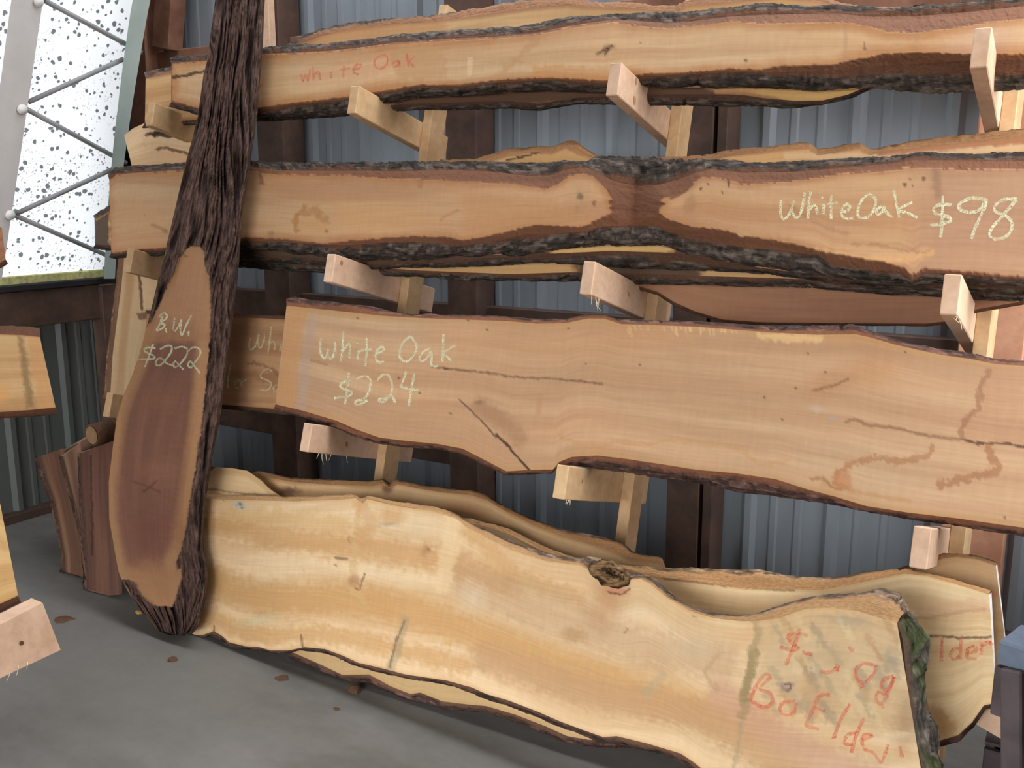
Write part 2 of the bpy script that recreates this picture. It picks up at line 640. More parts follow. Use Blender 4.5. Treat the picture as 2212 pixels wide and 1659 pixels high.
def ribbon(pl, strokes, half, off=-0.0008, seed=0):
    """hand-drawn strokes lying on the sawn face"""
    rng = random.Random(seed)
    V = []; Fc = []
    for st in strokes:
        p = smooth(st, 5)
        if len(p) < 2:
            continue
        d = np.gradient(p, axis=0)
        ln = np.hypot(d[:, 0], d[:, 1])[:, None] + 1e-6
        nrm = np.c_[-d[:, 1], d[:, 0]] / ln
        hw = half * np.array([rng.uniform(0.7, 1.2) for _ in p])[:, None]
        a = pl.at(p + nrm * hw, off); b = pl.at(p - nrm * hw, off)
        s = len(V)
        for x, y in zip(a, b):
            V += [x, y]
        for i in range(len(p) - 1):
            Fc.append((s + 2 * i, s + 2 * i + 1, s + 2 * i + 3, s + 2 * i + 2))
    return V, Fc


def glyphs(strokes, gap=9.0):
    """strokes that touch or nearly touch make one letter"""
    sets = [[s] for s in strokes]
    merged = True
    while merged:
        merged = False
        for i in range(len(sets)):
            for j in range(i + 1, len(sets)):
                d = min(dist_poly(np.asarray(a, float), b).min() for a in sets[i] for b in sets[j])
                d = min(d, min(dist_poly(np.asarray(b, float), a).min() for a in sets[i] for b in sets[j]))
                if d < gap:
                    sets[i] += sets.pop(j)
                    merged = True
                    break
            if merged:
                break
    return sets


def slab(name, label, cat, pl, A, B, outA=None, outB=None, t=0.05, tones=((196, 160, 116), (180, 142, 98)),
         rim=((168, 118, 74), 10), wood=None, skin_tone=(136, 82, 54), skin_kind='inner', slope=0.7,
         inner=(100, 68, 50), outer=(70, 63, 57), amp=0.006, frac=(0.3,), paints=(), words=(), step=3.2,
         seed=1, group=None, end_tone=(222, 196, 166), grain_freq=(0.9, 22), mossA=0, mossB=0,
         floor_clip=True, bark_rows=9, solid_heart=None, upright=False,
         innerB=None, outerB=None, fracB=None):
    A = np.asarray(A, float); B = np.asarray(B, float)
    LA = np.sum(np.hypot(*np.diff(A, axis=0).T)); LB = np.sum(np.hypot(*np.diff(B, axis=0).T))
    n = int(max(LA, LB) / step) + 2
    a = resample(A, n); b = resample(B, n)
    wid = np.median(np.hypot(*(a - b).T))
    m = int(wid / step) + 2
    f = np.linspace(0, 1, m)
    PX = (a[None] + (b - a)[None] * f[:, None, None])          # m, n, 2
    P = PX.reshape(-1, 2)
    off = np.zeros(len(P))
    skinmask = np.zeros(len(P))
    p3 = pl.at(P)
    u = (p3 - pl.p0) @ pl.eu
    mid = pl.at((a + b) / 2)
    wm = np.median(np.linalg.norm(pl.at(a) - pl.at(b), axis=1))
    ppm = wid / wm
    if abs(pl.eu @ (pl.at(a[-1:])[0] - pl.at(a[:1])[0])) < abs(pl.ev @ (pl.at(a[-1:])[0] - pl.at(a[:1])[0])):
        u = (p3 - pl.p0) @ pl.ev
    v = np.repeat(f * wm, n)
    jit = np.c_[fbm(P[:, 0] / 7, P[:, 1] / 7, seed + 101, 3) - .5, fbm(P[:, 0] / 7, P[:, 1] / 7, seed + 102, 3) - .5]
    c0, c1 = lin(tones[0]), lin(tones[1])
    g = fbm(u * grain_freq[0], v * grain_freq[1] + 1.5 * fbm(u * 1.3, v * 3, seed + 2, 2), seed, 4)
    col = c0 + (c1 - c0) * sstep(g, 0.3, 0.72)[:, None]
    col *= (0.92 + 0.16 * fbm(u * 1.2, v * 3.0, seed + 41, 3))[:, None]
    warm = (fbm(u * 2.3, v * 7, seed + 43, 3) - .5)[:, None]
    col = col * (1 + warm * np.array([.10, -.04, -.16]))
    de = np.minimum(np.repeat(f, n), 1 - np.repeat(f, n)) * np.tile(np.hypot(*(a - b).T), m)
    if wood is not None:
        din = np.full(len(P), -1e9)
        for w in wood:
            Q = P + jit * 6
            d = dist_poly(Q, w, True) * np.where(inside(Q, w), 1, -1)
            din = np.maximum(din, d)
        de = np.maximum(din, 0)
        skinmask = sstep(-din, -0.8, 1.2)
        dout = np.maximum(-din, 0) / ppm
    if solid_heart:
        hc, dist, soft = solid_heart
        hk = sstep(de + (fbm(u * 3, v * 6, seed + 7, 3) - .5) * dist * .7, dist, dist + soft)
        hcol = lin(hc) * (0.82 + 0.36 * fbm(u * 3.0, v * 30, seed + 8, 4))[:, None]
        col = col + (hcol - col) * hk[:, None]
    if rim:
        rk = (1 - sstep(de + (fbm(u * 6, v * 10, seed + 12, 3) - .5) * rim[1], 0, rim[1])) * 0.8
        col = col + (lin(rim[0]) - col) * rk[:, None]
    col = apply_paint(P, col, paints, seed)
    rough = None
    if wood is not None:
        if skin_kind == 'inner':
            off = np.minimum(dout * slope, t * 0.8)
            sc = lin(skin_tone) * (0.72 + 0.56 * fbm(u * 4, v * 55, seed + 21, 4))[:, None]
        else:                                                # thick furrowed bark lying over the face
            fur = 1 - np.abs(2 * fbm(u * 4.2, v * 46 + 8 * fbm(u * 2, v * 6, seed + 23, 2), seed + 22, 4) - 1)
            off = -skinmask * (fur - 0.55) * 0.034 + np.minimum(dout, 0.02) * 0.3
            pk = sstep(fur, 0.5, 0.9)
            s1, s2 = lin(skin_tone), lin(tuple(x * 1.45 for x in skin_tone))
            sc = s1 * 0.55 + (s2 - s1 * 0.55) * pk[:, None]
            sc = sc * (0.75 + 0.5 * fbm(u * 9, v * 40, seed + 26, 3))[:, None]
        col = col + (sc - col) * skinmask[:, None]
    V = pl.at(P, off)
    if floor_clip:
        V[:, 2] = np.maximum(V[:, 2], 0.004)
    root = empty(name, (float(np.mean(V[:, 0])), float(np.mean(V[:, 1])), float(V[:, 2].min())), np.c_[pl.eu, np.cross(pl.ev, pl.eu), pl.ev])
    tag(root, label, cat, group)
    N = m * n
    faces = []
    for j in range(m - 1):
        q = j * n
        for i in range(n - 1):
            faces.append((q + i, q + n + i, q + n + i + 1, q + i + 1))
    # back and ends
    oa = np.asarray(outA if outA is not None else A, float); ob = np.asarray(outB if outB is not None else B, float)
    bn = 40
    ka = pl.at(resample(oa, bn), t); kb = pl.at(resample(ob, bn), t)
    VB = np.vstack([ka, kb])
    if floor_clip:
        VB[:, 2] = np.maximum(VB[:, 2], 0.004)
    for i in range(bn - 1):
        faces.append((N + i, N + i + 1, N + bn + i + 1, N + bn + i))
    ends = []
    base_i = N + 2 * bn
    Vend = []
    for ci, bi in ((0, 0), (n - 1, bn - 1)):
        ring = np.array([V[j * n + ci] for j in range(m)])
        back = VB[bi] + (VB[bn + bi] - VB[bi]) * f[:, None]
        s = base_i + len(Vend)
        Vend += list(ring) + list(back)
        for j in range(m - 1):
            q = (s + j, s + j + 1, s + m + j + 1, s + m + j)
            faces.append(q if ci else q[::-1])
    Vs = []; Cs = []
    s_base = base_i + len(Vend)
    for which, row, oo in ((outA, slice(0, n), oa), (outB, slice((m - 1) * n, m * n), ob)):
        if which is not None:
            continue
        e0 = V[row]; e1 = pl.at(resample(oo, n), t)
        if floor_clip:
            e1[:, 2] = np.maximum(e1[:, 2], 0.004)
        s0 = s_base + len(Vs)
        Vs += list(e0) + list(e1)
        Cs += list(col[row] * .85) * 2
        for i in range(n - 1):
            faces.append((s0 + i, s0 + i + 1, s0 + n + i + 1, s0 + n + i))
    Vend += Vs
    Vall = np.vstack([V, VB, np.array(Vend)])
    ec = lin(end_tone)
    colall = np.vstack([col, np.tile(c1 * 0.8, (2 * bn, 1)),
                        ec * (0.85 + 0.3 * vnoise(np.arange(len(Vend)) * .7, np.zeros(len(Vend)), seed))[:, None]])
    if Cs:
        colall[-len(Cs):] = np.array(Cs)
    uvall = np.vstack([np.c_[u, v], np.c_[np.r_[(ka - pl.p0) @ pl.eu, (kb - pl.p0) @ pl.eu], np.r_[np.zeros(bn), np.full(bn, wm)]],
                       np.c_[np.array(Vend)[:, 1] * 3, np.array(Vend)[:, 2]]])
    body = mesh_obj('sawn_board', Vall, faces, M['sawn'], root, colall, uvall)
    if skin_kind == 'rough' and wood is not None:
        # bark faces get the bark material
        body.data.materials.append(M['bark'])
        ra = body.data.attributes.new('rough', 'FLOAT', 'POINT')
        rr = np.zeros(len(Vall), np.float32); rr[:N] = skinmask
        ra.data.foreach_set('value', rr)
        mi = np.zeros(len(body.data.polygons), np.int32)
        k = 0
        sm = skinmask.reshape(m, n)
        fm = (sm[:-1, :-1] + sm[1:, 1:]) / 2 > 0.5
        mi[:fm.size] = fm.ravel()
        body.data.polygons.foreach_set('material_index', mi)
        body.data.polygons.foreach_set('use_smooth', [True] * len(body.data.polygons))
    if outA is not None:
        bark_strip(root, 'bark_edge', V[:n], oa, pl, t, 1, inner, outer, amp, seed + 200, frac, bark_rows, mossA, outv=-pl.eu if upright else None)
    if outB is not None:
        bark_strip(root, 'bark_edge', V[(m - 1) * n:], ob, pl, t, -1, innerB or inner, outerB or outer, amp, seed + 300, fracB or frac, bark_rows, mossB, outv=pl.eu if upright else None)
    for wname, strokes, half, matk, lab in words:
        for gi, glyph in enumerate(glyphs(strokes)):
            rv, rf = ribbon(pl, glyph, half, seed=seed + gi)
            wo = mesh_obj(wname, rv, rf, M[matk], root)
            if gi == 0:
                wo['label'] = lab
    return root


def shift(pts, dx=0, dy=0):
    return [(x + dx, y + dy) for x, y in pts]


# ================================================================== THE BUILDING
FRONT_X = 2.6
RIGHT_X = 0.62
FRONT_OPENING = (-3.4, 0.2, 2.6)  # opening behind the camera, placed and sized for the frontal light
# floor
fl = mesh_obj('floor', [(-9, -7, 0), (7, -7, 0), (7, 3.55, 0), (-9, 3.55, 0)], [(0, 1, 2, 3)], M['floor'])
fl['kind'] = 'structure'
gr = mesh_obj('ground', [(-40, -40, -.02), (40, -40, -.02), (40, 40, -.02), (-40, 40, -.02)], [(0, 1, 2, 3)], mat_flat('gravel_ground', (128, 122, 112), .95, .1, 3, .8, 1.15))
gr['kind'] = 'structure'
wf = mesh_obj('added_wall_front', [(-6, -2.6, 0), (FRONT_OPENING[0], -2.6, 0), (FRONT_OPENING[0], -2.6, 4.9), (-6, -2.6, 4.9),  # unseen wall behind the camera, added to steer the light
                              (FRONT_OPENING[0], -2.6, FRONT_OPENING[2]), (FRONT_X, -2.6, FRONT_OPENING[2]), (FRONT_X, -2.6, 4.9), (FRONT_OPENING[0], -2.6, 4.9),
                              (FRONT_OPENING[1], -2.6, 0), (FRONT_X, -2.6, 0), (FRONT_X, -2.6, FRONT_OPENING[2]), (FRONT_OPENING[1], -2.6, FRONT_OPENING[2])],
              [(0, 1, 2, 3), (4, 5, 6, 7), (8, 9, 10, 11)], mat_flat('added_front_boards', (104, 92, 82), .9, .1, 3, .8, 1.15))
wf['kind'] = 'structure'
def quad_wall(rects, mat):
    V = []; Fc = []
    for (y0, y1, z0, z1) in rects:
        k = len(V); V += [(RIGHT_X, y0, z0), (RIGHT_X, y1, z0), (RIGHT_X, y1, z1), (RIGHT_X, y0, z1)]; Fc.append((k, k + 1, k + 2, k + 3))
    return mesh_obj('added_wall_right', V, Fc, mat)


DOOR = (1.9, 3.42, 3.4)  # side opening, its place and size shaped for the light it gives
SILL = 1.05  # raised sill added to keep light off the low back wall
wr = quad_wall([(DOOR[0], DOOR[1], 0, SILL), (DOOR[1], 3.55, 0, 4.7), (DOOR[0], DOOR[1], DOOR[2], 4.7), (-2.6, DOOR[0], 0, 4.7)], mat_flat('added_right_boards', (120, 108, 96), .9, .1, 3, .8, 1.15))  # unseen wall, added to block daylight outside the opening
wr['kind'] = 'structure'


def rib_profile(s):
    """trapezoid main ribs every 305 mm with two low ribs between"""
    x = s % 0.305
    def trap(c, top, foot, h):
        d = abs(x - c)
        return h * max(0.0, min(1.0, (foot - d) / (foot - top)))
    return trap(0.03, 0.012, 0.030, 0.020) + trap(0.122, 0.010, 0.018, 0.005) + trap(0.214, 0.010, 0.018, 0.005)


def sheet(parent, start, length, z0, z1, place, mat='sheet'):
    ks = [0, .0001]
    xs = []
    n = int(round(length / 0.305))
    for i in range(n):
        for c, tp, ft in ((0.03, .012, .030), (0.122, .010, .018), (0.214, .010, .018)):
            for d in (-ft, -tp, tp, ft):
                xs.append(i * 0.305 + c + d)
    xs.append(n * 0.305)
    V = []; Fc = []
    for i, x in enumerate(xs):
        h = rib_profile(x + 1e-6)
        for z in (z0, z1):
            V.append(place(start + x, h, z))
    for i in range(len(xs) - 1):
        Fc.append((2 * i, 2 * i + 2, 2 * i + 3, 2 * i + 1))
    return mesh_obj('metal_sheet', V, Fc, M[mat], parent)


wall_back = empty('wall_back', (-1.5, 3.5, 0)); wall_back['kind'] = 'structure'
for i in range(8):
    sheet(wall_back, -5.345 + i * 0.915, 0.915, 0.0, 4.6, lambda x, h, z: (x, 3.50 - h, z))
PBW = 3.35
for (xa, xb, mat, d) in ((-3.392, -3.226, 'treated', .14), (-2.331, -2.182, 'treated', .14), (-1.322, -1.193, 'treated', .14),
                         (-0.352, -0.165, 'barnwood', .14), (-4.27, -4.12, 'brown_timber', .12)):
    xm = (xa + xb) / 2
    beam('wall_post', (xm, PBW + d / 2, 0), (xm, PBW + d / 2, 3.6), xb - xa, d, M[mat], wall_back, up=(0, 1, 0), bev=.004)
beam('wall_post', (-1.160, PBW + .07, 0), (-1.160, PBW + .07, 3.6), .036, .14, M['treated'], wall_back, up=(0, 1, 0), bev=.003)
beam('wall_post', (-3.31, PBW - .022, 1.95), (-3.31, PBW - .022, 3.2), .14, .04, M['pink_lumber'], wall_back, up=(0, 1, 0), bev=.003)
for z0, z1, x1 in ((0.36, 0.47, -2.26), (0.95, 1.08, 1.6), (2.10, 2.24, 1.6)):
    beam('girt', (-4.27, 3.445, (z0 + z1) / 2), (x1, 3.445, (z0 + z1) / 2), .05, z1 - z0, M['brown_timber' if z0 > 2 else 'treated'], wall_back, bev=.004)
beam('wall_post', (-4.02, 3.40, 2.24), (-3.88, 3.40, 2.95), .12, .09, M['brown_timber'], wall_back, up=(0, 1, 0), bev=.004)
beam('sole_plate', (-4.27, 3.45, .05), (1.6, 3.45, .05), .09, .09, M['treated'], wall_back, bev=.004)

ARCH = [(-4.32, 1.13), (-4.16, 1.66), (-3.99, 2.2), (-3.76, 2.75), (-3.5, 3.2), (-2.7, 4.0), (-1.5, 4.6), (0.0, 4.9), (1.6, 4.6), (2.6, 4.1)]
wall_left = empty('wall_left', (-4.33, 0.5, 0)); wall_left['kind'] = 'structure'
for i in range(7):
    sheet(wall_left, 3.5 - (i + 1) * 0.915, 0.915, 0.0, 1.0, lambda y, h, z: (-4.36 + h, y, z), 'shaded_sheet')
beam('rail', (-4.28, -3.0, 1.016), (-4.28, 3.08, 1.016), .06, .172, M['treated'], wall_left, bev=.004)
beam('corner_post', (-4.27, 3.135, 0), (-4.27, 3.135, 1.09), .09, .13, M['treated'], wall_left, up=(0, 1, 0), bev=.004)
beam('sole_plate', (-4.33, -3.0, .02), (-4.33, 3.08, .02), .06, .04, M['treated'], wall_left, bev=.003)
beam('light_leak_board', (-4.50, 3.33, 0), (-4.50, 3.33, 4.2), .03, .40, M['treated'], wall_left, up=(0, 1, 0), bev=.004)  # added to block outside light leaking in at the corner
_cp = [(x, z) for x, z in ARCH[:5]]
mesh_obj('light_leak_panel', [(-4.52, 3.16, z) for x, z in _cp] + [(x, 3.16, z) for x, z in _cp], [(i, i + 1, 6 + i, 5 + i) for i in range(4)], M['treated'], wall_left)  # closing piece added against light leaking past the pane's edge
beam('rubber_flap', (-4.27, -3.0, 1.112), (-4.27, 3.2, 1.118), .08, .03, M['rubber'], wall_left, bev=.004)
beam('mossy_strip', (-4.30, -3.0, 1.148), (-4.30, 3.2, 1.148), .03, .042, M['moss'], wall_left, bev=.004)

# milky hoop skin: the upright part is the window, the rest is opaque roof with an added light strip


def skin_strip(name, prof, y0, y1, mat, parent):
    V = []; Fc = []
    for i, (x, z) in enumerate(prof):
        V += [(x, y0, z), (x, y1, z)]
    for i in range(len(prof) - 1):
        Fc.append((2 * i, 2 * i + 1, 2 * i + 3, 2 * i + 2))
    return mesh_obj(name, V, Fc, mat, parent)


win = empty('window_1', (-4.3, 0.5, 1.13)); win['kind'] = 'structure'
skin_strip('milky_pane', ARCH[:5], 1.9, 3.17, M['skin'], win)
wup = skin_strip('added_light_stop', ARCH[:5], -3.0, 1.9, mat_flat('light_stop_boards', (120, 112, 104), .9, .1, 3, .8, 1.1), wall_left)  # unseen opaque stretch, added to cut daylight from the left


def mat_roof():
    m, nt, b = new_mat('roof_light_strip')
    out = nt.nodes['Material Output']
    nt.nodes.remove(b)
    co = node(nt, 'ShaderNodeTexCoord').outputs['Object']
    n = noise_tex(nt, co, 3.0, 4, 0.6)
    c = mix_rgb(nt, n, (ROOF_T * .85, ROOF_T * .9, ROOF_T * .95, 1), (ROOF_T, ROOF_T * 1.03, ROOF_T * 1.06, 1))
    t = nt.nodes.new('ShaderNodeBsdfTranslucent'); nt.links.new(c, t.inputs['Color'])
    d = nt.nodes.new('ShaderNodeBsdfDiffuse'); d.inputs['Color'].default_value = (.55, .56, .56, 1)
    mx = nt.nodes.new('ShaderNodeMixShader'); mx.inputs[0].default_value = 0.06
    nt.links.new(t.outputs[0], mx.inputs[1]); nt.links.new(d.outputs[0], mx.inputs[2])
    nt.links.new(mx.outputs[0], out.inputs['Surface'])
    return m


ROOF_T = 1.0
ROOF_Y = 2.3
ceil = empty('ceiling', (0, 0, 4.6))
skin_strip('added_light_strip', ARCH[4:], ROOF_Y, 3.45, mat_roof(), ceil)  # unseen translucent strip, added to brighten the top of the back wall
skin_strip('metal_roof', ARCH[4:], -3.0, ROOF_Y, mat_flat('dull_roof_metal', (120, 124, 126), .6, .3, 3, .85, 1.1), ceil)  # opaque part of the unseen roof, keeps top light to the strip
ceil['kind'] = 'structure'

# steel lattice truss against the milky pane
SK = Plane((-4.30, 0, 1.13), (-1, 0, .29), (0, 1, 0))
truss = empty('roof_truss', x_at(60, 600, -4.2))
tag(truss, 'steel lattice truss with zigzag rods leaning against the milky window', 'truss')


def chord(name, left, right, o0, o1, mat):
    n = 9
    a = resample(left, n); b = resample(right, n)
    V = np.vstack([SK.at(a, o0), SK.at(b, o0), SK.at(b, o1), SK.at(a, o1)])
    Fc = []
    for k in range(4):
        k2 = (k + 1) % 4
        for i in range(n - 1):
            Fc.append((k * n + i, k2 * n + i, k2 * n + i + 1, k * n + i + 1))
    Fc += [(0, 3 * n, 2 * n, n), (n - 1, 2 * n - 1, 3 * n - 1, 4 * n - 1)]
    return mesh_obj(name, V, Fc, mat, truss)


chord('chord', [(35, -60), (24, 0), (-12, 280), (-60, 604)], [(104, -60), (93, 0), (48, 310), (4, 604)], -.10, -.03, M['steel'])
chord('chord', [(298, -60), (286, 0), (268, 120), (252, 250), (240, 364), (233, 450), (224, 602)],
      [(338, -60), (324, 0), (303, 120), (282, 250), (266, 364), (258, 450), (248, 602)], -.13, -.02, M['green_steel'])
for a, b in (((98, 2), (305, 113)), ((62, 220), (266, 128)), ((58, 236), (272, 352)), ((34, 462), (246, 364)), ((34, 466), (236, 554)),
             ((90, -8), (300, -110))):
    p = SK.at([a, b], -.075)
    tube_mesh('web_rod', [p[0], p[1]], .011, M['rod'], truss)
for c in ((47, 236), (21, 464), (82, 3)):  # white discs stand in for daylight showing through holes in the chord
    q = SK.at([c], -.103)[0]
    tube_mesh('light_hole_disc', [q, q + np.array([.008, 0, -.002])], .022, M['white'], truss, seg=14)

# ================================================================== THE RACK
XP = [-3.245, -2.175, -1.205, -0.26]
Y0 = 2.5
T15 = math.tan(math.radians(15))
rack = empty('lumber_rack', (-1.75, 2.55, 0), [[1, 0, 0], [0, math.cos(math.radians(15)), math.sin(math.radians(15))], [0, -math.sin(math.radians(15)), math.cos(math.radians(15))]])
tag(rack, 'pale timber rack along the metal wall with leaning posts and projecting arms', 'rack')
S15, C15 = math.sin(math.radians(15)), math.cos(math.radians(15))
for i, x in enumerate(XP):
    zt = 2.228 if i else 2.0
    dp = .19 if i == 3 else .089
    c = np.array([x + .019, Y0, 0]) + np.array([0, C15, -S15]) * dp / 2
    ax = np.array([0, S15, C15])
    p0 = c + ax * (.02 / C15 + .02 + .135 * dp)
    p1 = c + ax * (zt / C15)
    beam('post', p0, p1, .038, dp, M['lumber'], rack, up=(0, 1, 0), bev=.002)
ARM = {}
KNOT = mat_flat('lumber_knot', (168, 124, 92), .8, .2, 60, .7, 1.15)
for i, x in enumerate(XP):
    for r, (yf, zf) in enumerate(((2.60, 1.826), (2.452, 1.266), (2.29, .706))):
        L = (.33, .37, .39, .42)[i]
        tl = math.radians((15.5, 16, 17)[r])
        zb = (1.715, 1.155, .592)[r] + (0.004, -.004, 0, .006)[(i + r) % 4]
        yb = Y0 + zb * T15
        d = np.array([0, -math.cos(tl), math.sin(tl)])
        up = np.array([0, math.sin(tl), math.cos(tl)])
        pb = np.array([x - .019, yb, zb]) + up * .0475
        front = pb + d * L
        back = pb - d * (.17 if r == 0 else .22)
        mat = M['pink_lumber'] if (i, r) in ((2, 0), (1, 1), (2, 1), (1, 2), (3, 0), (3, 1), (3, 2)) else M['lumber']
        a = beam('arm', front, back, .038, .095, mat, rack, bev=.0025)
        ARM[i, r] = (a, front, d, up)
for px, i, r_ in (((1375, 176), 2, .010), ((1371, 217), 2, .013), ((738, 568), 1, .010), ((1358, 636), 2, .008), ((1258, 1040), 2, .007), ((749, 960), 1, .011)):
    c = x_at(px[0], px[1], XP[i] + .0012)
    mesh_obj('knot', [c + np.array([0, r_ * .7 * math.cos(a), r_ * math.sin(a)]) for a in np.linspace(0, 2 * math.pi, 12, endpoint=False)], [tuple(range(12))], KNOT, rack)
# torn wood fibres hanging from freshly cut arms
rngf = random.Random(4)
for (i, r, cnt, ln) in ((1, 2, 5, .03), (2, 1, 4, .035), (2, 2, 4, .012), (3, 1, 3, .015)):
    a, fr, d, up = ARM[i, r]
    for k in range(cnt):
        s = rngf.uniform(.01, .22) if r == 2 and i == 1 else rngf.uniform(.0, .12)
        p = fr - d * s - up * .047 + np.array([.016, 0, 0])
        q = [p, p + np.array([rngf.uniform(-.006, .006), -.003, -ln * .5 * rngf.uniform(.6, 1.2)]),
             p + np.array([rngf.uniform(-.012, .014), -.005, -ln * rngf.uniform(.6, 1.3)])]
        tube_mesh('splinter', q, .0011, M['fibre'], rack, seg=5, taper=.5)

# ================================================================== ROW 1 (top)
PL1 = rack_plane(2.22); PL1b = rack_plane(2.30)
zA = lambda p: Z(550, 0, .31646, p)
zB = lambda p: Z(1150, 0, .24864, p)
zC = lambda p: Z(1650, 0, .25407, p)

s1a_wt = [(372, 140), (440, 133), (566, 119), (629, 117), (708, 113), (771, 106), (851, 96), (961, 88), (1056, 84), (1151, 77), (1225, 61),
          (1274, 54), (1324, 48), (1374, 57), (1448, 61), (1500, 55), (1573, 47), (1650, 51), (1828, 48), (1870, 56), (1917, 69), (1980, 71),
          (2082, 58), (2133, 48), (2212, 41), (2330, 30)]
s1a_wb = [(372, 218), (440, 236), (500, 239), (556, 234), (629, 223), (756, 209), (828, 196), (898, 184), (993, 183), (1088, 172), (1183, 168), (1250, 171),
          (1304, 175), (1386, 160), (1473, 157), (1573, 149), (1650, 150), (1688, 142), (1802, 140), (1841, 130), (1904, 118), (1980, 113),
          (2095, 117), (2212, 117), (2330, 118)]
s1a_top = [(370, 136), (440, 131), (566, 116), (629, 114), (708, 110), (771, 103), (851, 92), (961, 84), (1056, 80), (1151, 73), (1225, 57),
           (1274, 49), (1324, 42), (1374, 45), (1448, 50), (1486, 47), (1573, 36), (1650, 32), (1802, 29), (1879, 36), (1980, 35), (2082, 27), (2212, 13), (2330, 2)]
s1a_bot = [(370, 221), (440, 240), (500, 243), (556, 239), (629, 228), (756, 214), (828, 201), (898, 189), (993, 188), (1088, 177), (1183, 173), (1250, 176),
           (1304, 181), (1386, 165), (1473, 162), (1573, 156), (1650, 157), (1802, 152), (1866, 143), (1980, 138), (2095, 130), (2212, 130), (2330, 132)]
s1a_ot = [(372, 130), (440, 124), (566, 110), (632, 101), (708, 101), (803, 90), (866, 81), (1025, 68), (1120, 62), (1183, 51), (1250, 42), (1324, 36),
          (1399, 31), (1486, 33), (1573, 20), (1635, 12), (1726, 14), (1815, 18), (1904, 20), (2031, 14), (2082, 5), (2212, -2), (2330, -12)]
s1a_ob = [(372, 228), (440, 250), (500, 256), (556, 254), (629, 252), (740, 248), (882, 212), (993, 207), (1088, 200), (1183, 194), (1250, 198), (1304, 200),
          (1386, 186), (1473, 189), (1573, 189), (1650, 188), (1759, 196), (1828, 193), (1880, 190), (1917, 192), (2018, 203), (2095, 198), (2212, 190), (2330, 185)]
red1 = [zA([(315, 505), (330, 555), (347, 508), (362, 552), (380, 470)]), zA([(398, 450), (402, 552)]), zA([(402, 525), (425, 492), (440, 500), (448, 545)]),
        zA([(520, 490), (523, 532)]), zA([(612, 448), (606, 530)]), zA([(578, 478), (652, 464)]),
        zA([(680, 475), (725, 458), (716, 436), (684, 450), (676, 490), (712, 510)]),
        zA([(880, 372), (828, 398), (820, 448), (858, 470), (902, 440), (906, 392), (880, 372)]),
        zA([(985, 412), (948, 428), (950, 460), (980, 442), (986, 414), (990, 462)]), zA([(1036, 366), (1052, 455)]), zA([(1092, 384), (1056, 418), (1092, 456)]),
        zA([(22, 600), (50, 575)])]
slab('live_edge_plank', 'long top-row oak slab with faint red writing, grey bark along both edges', 'plank', PL1,
     s1a_top, s1a_bot, s1a_ot, s1a_ob, t=.055, tones=((202, 166, 126), (186, 146, 106)), rim=((172, 118, 72), 24),
     wood=[s1a_wt + s1a_wb[::-1]], skin_tone=(116, 78, 56), frac=(.1, .1, .1, .12, .15, .3, .3), seed=11, amp=.006,
     paints=[('area', zA([(0, 440), (200, 400), (215, 690), (0, 740)]), (184, 144, 100), 16, .35, 8),
             ('area', zA([(1150, 300), (1250, 330), (1320, 430), (1300, 520), (1150, 560), (1000, 540), (900, 400), (1000, 320)]), (180, 138, 92), 8, .5, 14),
             ('line', zA([(2000, 250), (1880, 310), (1800, 400), (1700, 480)]), (176, 134, 88), 2, 10, .5, 10),
             ('area', zB([(0, 560), (700, 600), (1100, 620), (1000, 640), (600, 700), (0, 690)]), (184, 124, 66), 14, .5, 8),
             ('blob', (1312, 106, 22, 9, -20), (112, 86, 52), .8, .75, 8), ('line', zB([(560, 462), (640, 430), (690, 395)]), (72, 52, 34), .8, 2, .9, 2),
             ('line', zB([(630, 478), (665, 430)]), (60, 44, 30), 1, 2, .9, 2),
             ('blob', (1611, 130, 5, 4, 0), (96, 74, 54), .6, .8, 2), ('blob', (1383, 93, 3, 3, 0), (110, 84, 56), .6, .7, 2), ('blob', (1423, 89, 3, 2, 0), (120, 90, 60), .6, .7, 2),
             ('blob', (1868, 105, 6, 5, 0), (120, 92, 70), .7, .8, 2), ('line', [(1868, 92), (1868, 104)], (110, 86, 66), .6, 1.5, .7, 1),
             ('area', [(1828, 30), (1990, 30), (1990, 85), (1900, 70)], (168, 128, 96), 30, .4, 10),
             ('blob', (2120, 90, 110, 40, -8), (190, 156, 134), .9, .5, 10),
             ('line', [(1826, 52), (1826, 135)], (150, 118, 92), 1, 6, .3, 3),
             ('line', [(1016, 129), (1013, 160)], (222, 190, 150), 4, 3, .5, 2),
             ('line', [(368, 168), (440, 155)], (74, 54, 38), 2.2, 2, .95, 3)],
     words=[('red_letter', red1, 2.6, 'faint_crayon', 'faint red crayon words White Oak')])

s1b_top = [(315, 170), (368, 158), (450, 140), (566, 124), (620, 114), (640, 99), (690, 78), (770, 60), (866, 52), (946, 46), (1025, 34), (1088, 24),
           (1151, 17), (1225, 12), (1274, 17), (1374, 19), (1461, 26), (1484, 13), (1523, 10), (1592, 4), (1680, -4), (1764, 3), (1812, 18), (1900, 30), (2212, 30)]
s1b_ot = [(315, 160), (368, 150), (450, 132), (566, 116), (620, 106), (654, 82), (686, 70), (765, 54), (851, 43), (866, 45), (946, 36), (1025, 24), (1088, 13),
          (1151, 4), (1250, 1), (1274, 10), (1374, 13), (1461, 20), (1481, 8), (1523, 5), (1592, -2), (1680, -10), (1764, -2), (1812, 13), (1900, 24), (2212, 24)]
s1b_bot = [(313, 266), (368, 262), (450, 258), (566, 250), (700, 240), (882, 224), (961, 222), (1088, 218), (1167, 224), (1250, 210), (1324, 208), (1450, 204),
           (1573, 204), (1610, 206), (1650, 212), (1720, 218), (1777, 217), (1830, 205), (1875, 186), (1917, 165), (2000, 160), (2212, 150)]
